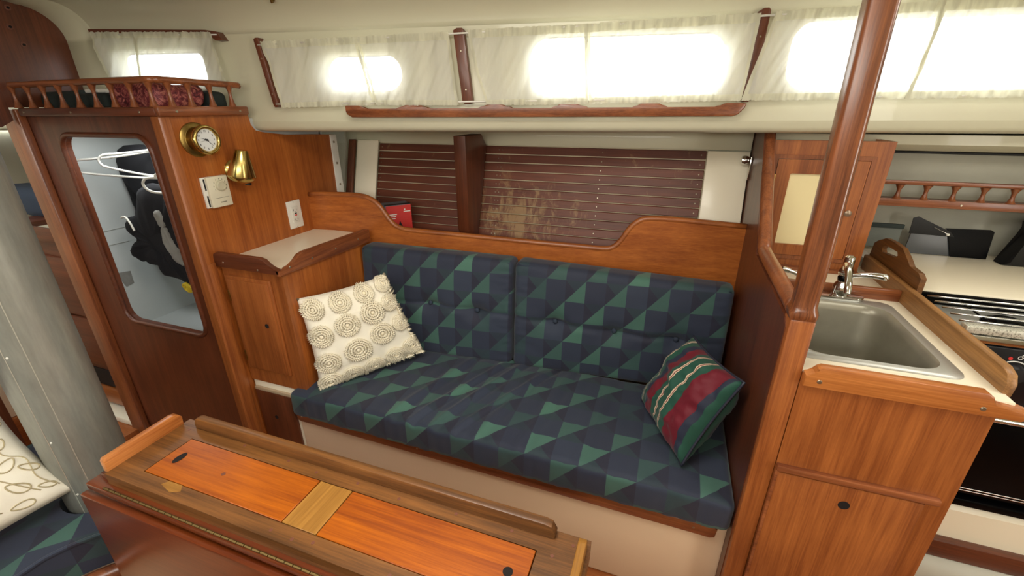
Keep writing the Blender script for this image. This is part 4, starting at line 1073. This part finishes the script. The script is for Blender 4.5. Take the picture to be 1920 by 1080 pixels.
bm = nbm(); prism(bm, [(1.055, -.484), (1.10, -.39), (1.085, -.345), (1.12, -.325), (1.45, -.325), (1.45, -.484)], 'y', 1.80, 1.86, .01); tag(obj('black_bag', bm, BLACKM), 'black bag at the right end of the galley counter', 'bag')

# ================================================================== HANDRAIL, CURTAINS
hr = thing('handrail', 'long varnished wooden grab rail below the curtains', 'handrail', (-.43, 1.42, -.015))
bm = nbm(); bars = []
pts = [(x, ys(x)-.034, -.012+.004*math.sin(0)) for x in [-1.055+1.235*i/30 for i in range(31)]]
bot = [(x, 0) for x in ()]
def hr_poly():
    xs0, xs1 = -1.060, .182
    topz = []
    n = 160
    pads = [-1.04, -.825, -.555, -.325, -.085, .150]
    out = []
    for i in range(n+1):
        x = xs0+(xs1-xs0)*i/n
        d = min(abs(x-p) for p in pads)
        z = .010 if d < .028 else .010-.010*min(1, (d-.028)/.016)
        out.append((x, z))
    lo = [(xs1-.004, -.004), (xs1-.020, -.022), (xs1-.035, -.027), (xs0+.02, -.027), (xs0+.004, -.018), (xs0, -.008)]
    return out+lo
A = []; poly = hr_poly()
va = [bm.verts.new((x, ys(x)-.040, z)) for x, z in poly]; vb = [bm.verts.new((x, ys(x)-.020, z)) for x, z in poly]
caps = [bm.faces.new(va), bm.faces.new(list(reversed(vb)))]; n = len(poly)
for i in range(n): bm.faces.new((va[i], vb[i], vb[(i+1) % n], va[(i+1) % n]))
bmesh.ops.bevel(bm, geom=[e for f in caps for e in f.edges], offset=.003, segments=2, profile=.5, affect='EDGES', clamp_overlap=True)
obj('rail', bm, wood('rail', 'x'), hr)
for p in [-1.04, -.825, -.555, -.325, -.085, .150]:
    bm = nbm(); prism(bm, [(p-.022, -.015), (p+.022, -.015), (p+.026, .003), (p-.026, .003)], 'y', ys(p)-.022, ys(p)+.004); obj('standoff', bm, wood('rail', 'x'), hr)

def sidept(x, z, off): return Vector((x, ys(x), z))+NS*off
# curtain end boards
def board(name, pts, w, label, mat, off=.022, holes_=()):
    t = thing(name, label, 'curtain bracket', sidept(pts[0][0], pts[0][1], 0), 'dark wooden curtain rod boards')
    bm = nbm(); (xa, za), (xb, zb) = pts
    def Q(p, o): return sidept(p[0], p[1], o)
    poly = [(xa-w, za), (xa-w*.3, za+.006), (xa+w*.6, za+.006), (xa+w, za), (xb+w, zb), (xb+w*.3, zb-.006), (xb-w*.6, zb-.006), (xb-w, zb)]
    va = [bm.verts.new(Q(p, .002)) for p in poly]; vb = [bm.verts.new(Q(p, off)) for p in poly]; n = len(poly)
    caps = [bm.faces.new(va), bm.faces.new(list(reversed(vb)))]
    for i in range(n): bm.faces.new((va[i], vb[i], vb[(i+1) % n], va[(i+1) % n]))
    bmesh.ops.bevel(bm, geom=[e for e in caps[1].edges], offset=.003, segments=2, profile=.5, affect='EDGES', clamp_overlap=True)
    obj('board', bm, mat, t)
    for k in (.28, .82):
        c = Q((xa+(xb-xa)*k, za+(zb-za)*k), off); bm = nbm(); lathe(bm, [(.0028, 0), (.002, .001)], c, NS, 8); obj('screw', bm, SCREW, t)
board('curtain_bracket', ((-1.352, .213), (-1.325, .012)), .010, 'dark wooden bracket at the left end of the long curtain row', wood('dark', 'z'), .030)
board('curtain_bracket', ((-.672, .221), (-.652, .018)), .017, 'dark wooden bracket between the left and middle curtains', wood('dark', 'z'), .024)
board('curtain_bracket', ((.185, .243), (.178, .018)), .014, 'dark wooden bracket between the middle and right curtains', wood('dark', 'z'), .022)
fb = thing('curtain_rail_board', 'dark wooden board above the small forward curtain', 'curtain rail', sidept(-1.75, .24, 0))
bm = nbm(); poly = [(-1.985, .250), (-1.985, .262), (-1.53, .246), (-1.49, .240), (-1.475, .215), (-1.50, .214), (-1.515, .228), (-1.55, .234)]
va = [bm.verts.new(sidept(x, z, -.02)) for x, z in poly]; vb = [bm.verts.new(sidept(x, z, .030)) for x, z in poly]
bm.faces.new(va); bm.faces.new(list(reversed(vb)))
for i in range(len(poly)): bm.faces.new((va[i], vb[i], vb[(i+1) % len(poly)], va[(i+1) % len(poly)]))
obj('board', bm, wood('dark', 'x'), fb, False)
# rods
for nm, (xa, za), (xb, zb), lab in (('curtain_rod', (-1.35, .197), (.18, .229), 'thin white upper curtain rod along the left and middle curtains'), ('curtain_rod', (-1.325, .016), (.176, .023), 'thin white lower curtain rod along the left and middle curtains'),
        ('curtain_rod', (.18, .229), (1.6, .262), 'thin white upper curtain rod behind the pole'), ('curtain_rod', (.176, .022), (1.6, .026), 'thin white lower curtain rod behind the pole'), ('curtain_rod', (-1.98, .245), (-1.49, .231), 'thin white curtain rod of the small forward curtain')):
    bm = nbm(); tube(bm, [sidept(xa, za, .028), sidept((xa+xb)/2, (za+zb)/2, .028), sidept(xb, zb, .028)], .0028, 8); tag(obj(nm, bm, WHITE, None, 'all'), lab, 'curtain rod')

def curtain(tl, tr_, bl, br_, label, seed, off=.030, ruffle_bottom=True, bow=.0, n=None, fold=.011):
    n = n or max(24, int(abs(tr_[0]-tl[0])*260)); m = 26
    t = thing('curtain', label, 'curtain', sidept((bl[0]+br_[0])/2, (bl[1]+br_[1])/2, off), 'sheer cream window curtains')
    def pos(u, v, extra=0):
        a = Vector((tl[0]+(tr_[0]-tl[0])*u, tl[1]+(tr_[1]-tl[1])*u)); b = Vector((bl[0]+(br_[0]-bl[0])*u, bl[1]+(br_[1]-bl[1])*u))
        p = a.lerp(b, v)
        x = p.x+bow*math.sin(math.pi*v)*(1-u) ; z = p.y
        # soft vertical folds, tighter gathers near the rods
        xx = x+.05*v
        f = fold*noise.noise(Vector((xx*24, v*1.2, seed)))+fold*.6*noise.noise(Vector((xx*55+v*3, v*1.5, seed+4)))
        g = math.exp(-v/.10)+(math.exp(-(1-v)/.10) if ruffle_bottom else 0)
        f += .0035*g*noise.noise(Vector((x*170, v*2, seed+9)))
        z += (.0028*noise.noise(Vector((x*130, seed, 1))))*g
        return sidept(x, z, off+.003+f+extra)
    bm = nbm(); G = [[bm.verts.new(pos(i/n, j/m)) for j in range(m+1)] for i in range(n+1)]
    for i in range(n):
        for j in range(m): bm.faces.new((G[i][j], G[i+1][j], G[i+1][j+1], G[i][j+1]))
    obj('cloth', bm, CURT, t, 'all')
    def strip(uv0, uv1, name):
        bm = nbm(); (u0, v0), (u1, v1) = uv0, uv1
        nu = max(2, int(n*abs(u1-u0))); nv = max(2, int(m*abs(v1-v0)))
        G = [[bm.verts.new(pos(u0+(u1-u0)*i/nu, v0+(v1-v0)*j/nv, .0012)) for j in range(nv+1)] for i in range(nu+1)]
        for i in range(nu):
            for j in range(nv): bm.faces.new((G[i][j], G[i+1][j], G[i+1][j+1], G[i][j+1]))
        obj(name, bm, HEM, t, 'all')
    wd = abs(tr_[0]-tl[0])
    strip((0, -.035), (1, .075), 'header')
    if ruffle_bottom: strip((0, .945), (1, 1.03), 'bottom_hem')
    strip((0, .07), (.009/wd, .945), 'side_hem'); strip((1-.009/wd, .07), (1, .945), 'side_hem')
    return t
curtain((-1.335, .200), (-1.000, .204), (-1.300, .010), (-.962, .016), 'sheer curtain left half of the left pair, beside the wooden bracket', 1)
curtain((-1.002, .204), (-.700, .209), (-.960, .016), (-.680, .014), 'sheer curtain right half of the left pair, gathered near the bracket', 2, .031, fold=.012)
curtain((-.640, .212), (-.287, .217), (-.588, .013), (-.273, .016), 'sheer curtain left half of the middle pair', 3, bow=-.006)
curtain((-.289, .217), (.170, .228), (-.271, .016), (.160, .022), 'wide sheer curtain right half of the middle pair, over the long window', 4, .031)
curtain((.205, .230), (.600, .240), (.160, .022), (.590, .024), 'sheer curtain bunched left of the pole', 5, .033, fold=.014)
curtain((.595, .240), (1.35, .254), (.575, .024), (1.35, .027), 'sheer curtain at the far right edge over the large window', 6, .031)
curtain((-1.975, .246), (-1.800, .242), (-1.960, .075), (-1.830, .075), 'small sheer curtain left of the forward window', 7, ruffle_bottom=False)
curtain((-1.802, .242), (-1.510, .233), (-1.832, .075), (-1.490, .070), 'small sheer curtain covering the forward window', 8, .031, ruffle_bottom=False)
bm = nbm(); tube(bm, [(-1.242, 1.27, .325), (-1.242, 1.262, .313), (-1.236, 1.25, .308), (-1.232, 1.245, .318)], .004, 8); lathe(bm, [(.010, 0), (.009, .004)], (-1.242, 1.272, .330), (0, -.3, -1), 12)
tag(obj('ceiling_hook', bm, BRASS), 'tiny brass hook on the overhead above the left curtains', 'hook')

# ================================================================== MAST
ms = thing('mast', 'grey aluminium mast rising through the cabin at the left', 'mast', (-1.362, .468, -1.40))
bm = nbm(); n = 48; L = []
for z in (-1.40, -.9, -.4, 0, .45):
    ring = []
    for k in range(n):
        a = 2*math.pi*k/n; ring.append(bm.verts.new((-1.362+.084*math.cos(a), .468+.076*math.sin(a), z)))
    L.append(ring)
for A, B in zip(L, L[1:]):
    for k in range(n): bm.faces.new((A[k], A[(k+1) % n], B[(k+1) % n], B[k]))
bm.faces.new(L[0]); bm.faces.new(L[-1]); obj('mast_tube', bm, MAST, ms, True)
for a in (-62, -35):
    c = Vector((-1.362+.084*math.cos(R(a)), .468+.076*math.sin(R(a)), 0)); bm = nbm(); tube(bm, [c+Vector((0, 0, -1.3)), c+Vector((0, 0, .4))], .0012, 5); obj('extrusion_line', bm, plain('bright_aluminium', srgb(210, 210, 200), .3, metal=.6), ms)
for z in (-.50, -.735, -.90):
    a = R(-58); bm = nbm(); lathe(bm, [(.0028, 0), (.002, .0015)], (-1.362+.084*math.cos(a), .468+.076*math.sin(a), z), (math.cos(a), math.sin(a), 0), 8); obj('rivet', bm, WHITE, ms)

# ================================================================== TABLE
tb = thing('drop_leaf_table', 'worn teak drop-leaf table with orange lift-out lids in the foreground', 'table', (-.545, .457, -1.40))
TX0, TX1, TY0, TY1, TZ = -1.036, -.052, .366, .549, -.700
ia, ib = rrect(-.964, -.596, .399, .499, .001, 1), rrect(-.515, -.138, .399, .500, .001, 1)
mid = rrect(-.594, -.517, .399, .500, .001, 1)
bm = nbm(); prism(bm, [(TX0, TY0), (TX1, TY0), (TX1, TY1), (TX0, TY1)], 'z', TZ-.042, TZ, holes=[rrect(-.9655, -.1365, .3975, .5015, .001, 1)]); obj('top_frame', bm, wood('teak', 'x'), tb, False)
bm = nbm(); box(bm, -.9635, -.5965, .399, .500, TZ-.012, TZ+.0006, .0008, 1); i1 = obj('lid', bm, wood('insert', 'x'), tb)
bm = nbm(); box(bm, -.5155, -.1385, .399, .500, TZ-.012, TZ+.0006, .0008, 1); i2 = obj('lid', bm, wood('insert', 'x'), tb)
bm = nbm(); box(bm, -.5945, -.5175, .399, .500, TZ-.012, TZ+.0004, .0008, 1); obj('centre_block', bm, wood('pale', 'y'), tb, label='pale oak strip between the two orange lids')
bm = nbm(); box(bm, TX0+.02, TX1-.02, .386, .53, TZ-.20, TZ-.045); obj('storage_well', bm, wood('dark', 'x'), tb)
for lid, cx, cy, rx, ry in ((i1, -.930, .449, .0085, .016), (i2, -.171, .449, .0085, .0085)):
    bm = nbm(); bm.faces.new([bm.verts.new((cx+rx*math.cos(R(a))*1.0, cy+ry*math.sin(R(a)), TZ+.0012)) for a in range(0, 360, 15)]); obj('finger_hole', bm, HOLE, lid)
bm = nbm(); lathe(bm, [(.0045, 0), (.0042, .0006)], (-.799, .447, TZ+.0006), (0, 0, 1), 12); obj('bung', bm, BUNG, i1)
rndt = random.Random(3)
for x, y in ((-1.0, .52), (-.83, .525), (-.70, .522), (-.62, .515), (-.52, .52), (-.42, .515), (-.30, .521), (-.19, .522), (-.11, .50), (-.55, .378), (-.60, .38), (-.51, .385), (-.08, .53), (-.35, .38), (-.2, .38)):
    bm = nbm(); lathe(bm, [(.0034, 0), (.0031, .0005)], (x, y, TZ), (0, 0, 1), 10); obj('bung', bm, BUNG, tb)
bm = nbm(); bm.faces.new([bm.verts.new((x, y, TZ+.0004)) for x, y in [(-0.895, 0.386), (-0.887, 0.397), (-0.851, 0.398), (-0.839, 0.386), (-0.857, 0.377)]]); obj('worn_patch', bm, wood('pale', 'x'), tb)
# fiddles: low boards with rounded ends
bm = nbm(); prism(bm, [(-.992, TZ-.002), (-.114, TZ-.002), (-.112, TZ+.012), (-.120, TZ+.027), (-.132, TZ+.030), (-.975, TZ+.030), (-.986, TZ+.026), (-.992, TZ+.014)], 'y', .530, .5475, .003); obj('long_fiddle', bm, wood('teak', 'x'), tb)
bm = nbm(); prism(bm, [(.372, TZ-.002), (.532, TZ-.002), (.534, TZ+.020), (.526, TZ+.031), (.515, TZ+.034), (.376, TZ+.030), (.372, TZ+.024)], 'x', -1.050, -1.034, .002); obj('end_fiddle', bm, wood('fiddle', 'y'), tb)
bm = nbm(); prism(bm, [(.37, TZ-.002), (.535, TZ-.002), (.535, TZ+.018), (.527, TZ+.028), (.515, TZ+.031), (.37, TZ+.031)], 'x', -.071, -.057, .002); obj('end_fiddle', bm, wood('pale', 'y'), tb)
bm = nbm(); box(bm, -1.086, -.03, .350, .38, -.745, -.728, .002); obj('hinge_rail', bm, wood('leaf', 'x'), tb)
# piano hinge: knuckles
bm = nbm()
for k in range(52):
    x = -1.03+k*.0186; tube(bm, [(x, .3535, -.7255), (x+.0168, .3535, -.7255)], .0026, 6)
h = obj('piano_hinge', bm, plain('dull_brass', srgb(120, 98, 56), .45, metal=.8), tb); h['kind'] = 'stuff'
bm = nbm(); box(bm, -1.100, -.01, .338, .356, -1.28, -.752, .005); obj('drop_leaf', bm, wood('leaf', 'x'), tb)
bm = nbm(); box(bm, -1.0, -.97, .43, .48, -1.40, -.9); box(bm, -.12, -.09, .43, .48, -1.40, -.9); obj('leg', bm, wood('dark', 'z'), tb)
bm = nbm(); box(bm, -1.07, -1.036, .372, .54, -.735, -.715, .002); obj('end_bearer', bm, wood('dark', 'y'), tb)

# ================================================================== PORT SETTEE CORNER (lower left)
ps_ = thing('port_settee', 'dark rounded settee edge rail at the lower left corner', 'settee', (-1.5, 0, -1.40))
circ = [(-1.362+.094*math.cos(R(a)), .468+.086*math.sin(R(a))) for a in range(0, 360, 12)]
bm = nbm(); prism(bm, [(-1.76, -.6), (-1.27, -.6), (-1.27, .27), (-1.24, .34), (-1.19, .40), (-1.15, .45), (-1.15, .56), (-1.76, .56)], 'z', -1.40, -1.058, holes=[circ]); obj('base_box', bm, LAMP, ps_, False)
ctl = [(-1.245, -.6), (-1.245, .0), (-1.247, .24), (-1.235, .305), (-1.195, .365), (-1.14, .415), (-1.11, .46)]
bm = nbm(); tube(bm, smooth_pts([(x, y, -1.074) for x, y in ctl], 6), .020, 12); obj('edge_rail', bm, wood('rail', 'x'), ps_, 'all')
bm = nbm(); uvl = bm.loops.layers.uv.verify()
poly = [(-1.76, -.6), (-1.262, -.6)]+[(p.x-.012, p.y+.004) for p in smooth_pts([(x, y, 0) for x, y in ctl[1:]], 4)]+[(-1.125, .56), (-1.76, .56)]
prism(bm, poly, 'z', -1.055, -.955, holes=[circ])
tube(bm, [(x, y, -.957) for x, y in poly], .005, 6, closed=True)
for f in bm.faces:
    for lp in f.loops: c = lp.vert.co; lp[uvl].uv = (c.x*.7+c.y*.7, c.y*.7-c.x*.7+c.z)
tag(obj('port_seat_cushion', bm, FAB, None, True), 'navy and green seat cushion in the lower left corner under the leaf pillow', 'cushion')
bm = nbm(); box(bm, -1.80, -1.765, -.9, .36, -1.40, -.62, .004); tag(obj('port_settee_end_board', bm, wood('dark', 'z')), 'dark wooden end board behind the leaf pillow', 'board')
lpw = thing('leaf_pillow', 'cream throw pillow with taupe stitched leaves at the left edge', 'pillow', (-1.5, .25, -.95))
cr = [(-1.325, .415, -.888), (-1.40, .03, -.935), (-1.53, .03, -.60), (-1.52, .405, -.670)]
bm, P3_, N3, edge = pillow(cr, .060, None, 28, .07, seed=12, wr=.006)
SD = 1 if N3.x > 0 else -1
obj('cover', bm, CREAM, lpw, 'all')
def onp(u, v):
    u = min(.98, max(.02, u)); v = min(.98, max(.02, v)); return P3_(u, v, SD)+N3*SD*.0008
rl = random.Random(8)
def vine(pts, r=.0014):
    bm = nbm(); tube(bm, [onp(p.x, p.y) for p in smooth_pts([(a, b, 0) for a, b in pts], 6)], r, 5); obj('embroidered_vine', bm, EMB, lpw, 'all')
def leafloop(u, v, s, a):
    bm = nbm(); pts = []
    for k in range(20):
        t = 2*math.pi*k/20; x = s*math.cos(t); y = s*.55*math.sin(t)*(1-.35*math.cos(t)); pts.append(onp(u+x*math.cos(a)-y*math.sin(a), v+x*math.sin(a)+y*math.cos(a)))
    tube(bm, pts, .0017, 5, closed=True); obj('embroidered_leaf', bm, EMB, lpw, 'all')
vine([(.12, .12), (.20, .30), (.26, .45), (.22, .62), (.30, .80)]); vine([(.26, .45), (.42, .40), (.55, .30), (.75, .28)]); vine([(.55, .30), (.55, .55), (.62, .75), (.55, .92)]); vine([(.04, .1), (.08, .24), (.05, .42), (.12, .52), (.08, .7), (.14, .9)]); vine([(.30, .1), (.42, .2), (.5, .12)])
for u, v, s, a in ((.18, .22, .06, 1), (.14, .42, .06, 2.4), (.27, .66, .07, 1.2), (.38, .82, .07, .4), (.44, .47, .04, 1.5), (.46, .33, .035, 0), (.60, .55, .06, .3), (.66, .82, .06, 2), (.70, .36, .05, 1.2), (.80, .20, .05, .2), (.36, .12, .05, 2.8), (.08, .14, .04, .6), (.85, .6, .06, 1), (.5, .68, .05, 2.6), (.07, .34, .05, .8), (.10, .60, .05, 2.2), (.06, .80, .05, 1.0), (.20, .86, .05, 2.0), (.22, .08, .05, .2), (.14, .74, .035, 0), (.30, .30, .045, 1.6)): leafloop(u, v, s, a)

# ================================================================== FORWARD CABIN (through doorway)
fc = thing('forecabin_drawers', 'mahogany drawer unit with cream top seen through the forward doorway', 'drawers', (-2.45, 1.15, -1.40))
bm = nbm(); box(bm, -2.75, -2.20, 1.0, 1.35, -1.40, -.475); obj('carcass', bm, wood('dark', 'x'), fc, False)
bm = nbm(); box(bm, -2.75, -2.20, 1.0, 1.35, -.474, -.462); obj('cream_top', bm, LAM, fc)
bm = nbm(); box(bm, -2.58, -2.20, .985, 1.0, -.50, -.440, .004); obj('fiddle', bm, wood('dark', 'x'), fc)
bm = nbm(); box(bm, -2.70, -2.55, .985, 1.2, -.50, -.440, .004); obj('end_fiddle', bm, wood('dark', 'y'), fc)
for z0, z1 in ((-.83, -.565), (-1.09, -.845)):
    bm = nbm(); box(bm, -2.74, -2.20, .985, 1.0, z0, z1, .006); obj('drawer', bm, wood('dark', 'x'), fc)
bm = nbm(); box(bm, -2.74, -2.20, .995, 1.0, -1.21, -1.12); obj('dark_gap', bm, BLACKM, fc)  # flat black strip filling the dark gap under the drawers
bm = nbm(); box(bm, -2.74, -2.20, .98, 1.0, -1.30, -1.215, .004); obj('plinth', bm, wood('mahogany', 'x'), fc)
bm = nbm(); box(bm, -2.75, -2.15, .93, 1.0, -1.345, -1.315, .004); struct('trim_7', bm, LAM, 'cream sill below the forward cabin drawers', 'trim')
bm = nbm(); box(bm, -2.75, -2.15, .86, .96, -1.40, -1.345, .004); struct('trim_8', bm, wood('mahogany', 'x'), 'brown step below the cream sill', 'trim')
bm = nbm()
rbox(bm, .7, .5, .13, .04, 8, 6, 2, lambda q, n: Vector((-2.62, 1.35, -.385))+q+n*.008*noise.noise(q*9))
tag(obj('folded_navy_blanket', bm, NAVY, None, 'all'), 'navy bedding on the forward cabin berth', 'blanket')
bm = nbm(); box(bm, -3.1, -2.14, 1.55, 1.615, -.24, -.175, .004); tag(obj('berth_shelf', bm, wood('dark', 'x')), 'brown shelf edge on the forward cabin side', 'shelf')
bm = nbm(); box(bm, -3.1, -2.14, 1.56, 1.60, -.175, -.09, .01); tag(obj('shelf_bedding', bm, GREEN), 'dark bedding stowed on the forward cabin shelf', 'bedding')
vb_ = thing('forward_berth', 'cream berth front with brown drawer below in the forward cabin', 'berth', (-2.62, .5, -1.40))
bm = nbm(); box(bm, -2.64, -2.60, .0, .80, -1.25, -.60, .006); obj('cream_panel', bm, LAM, vb_)
bm = nbm(); box(bm, -2.63, -2.585, .0, .84, -1.40, -1.25, .004); obj('lower_panel', bm, wood('mahogany', 'y'), vb_)
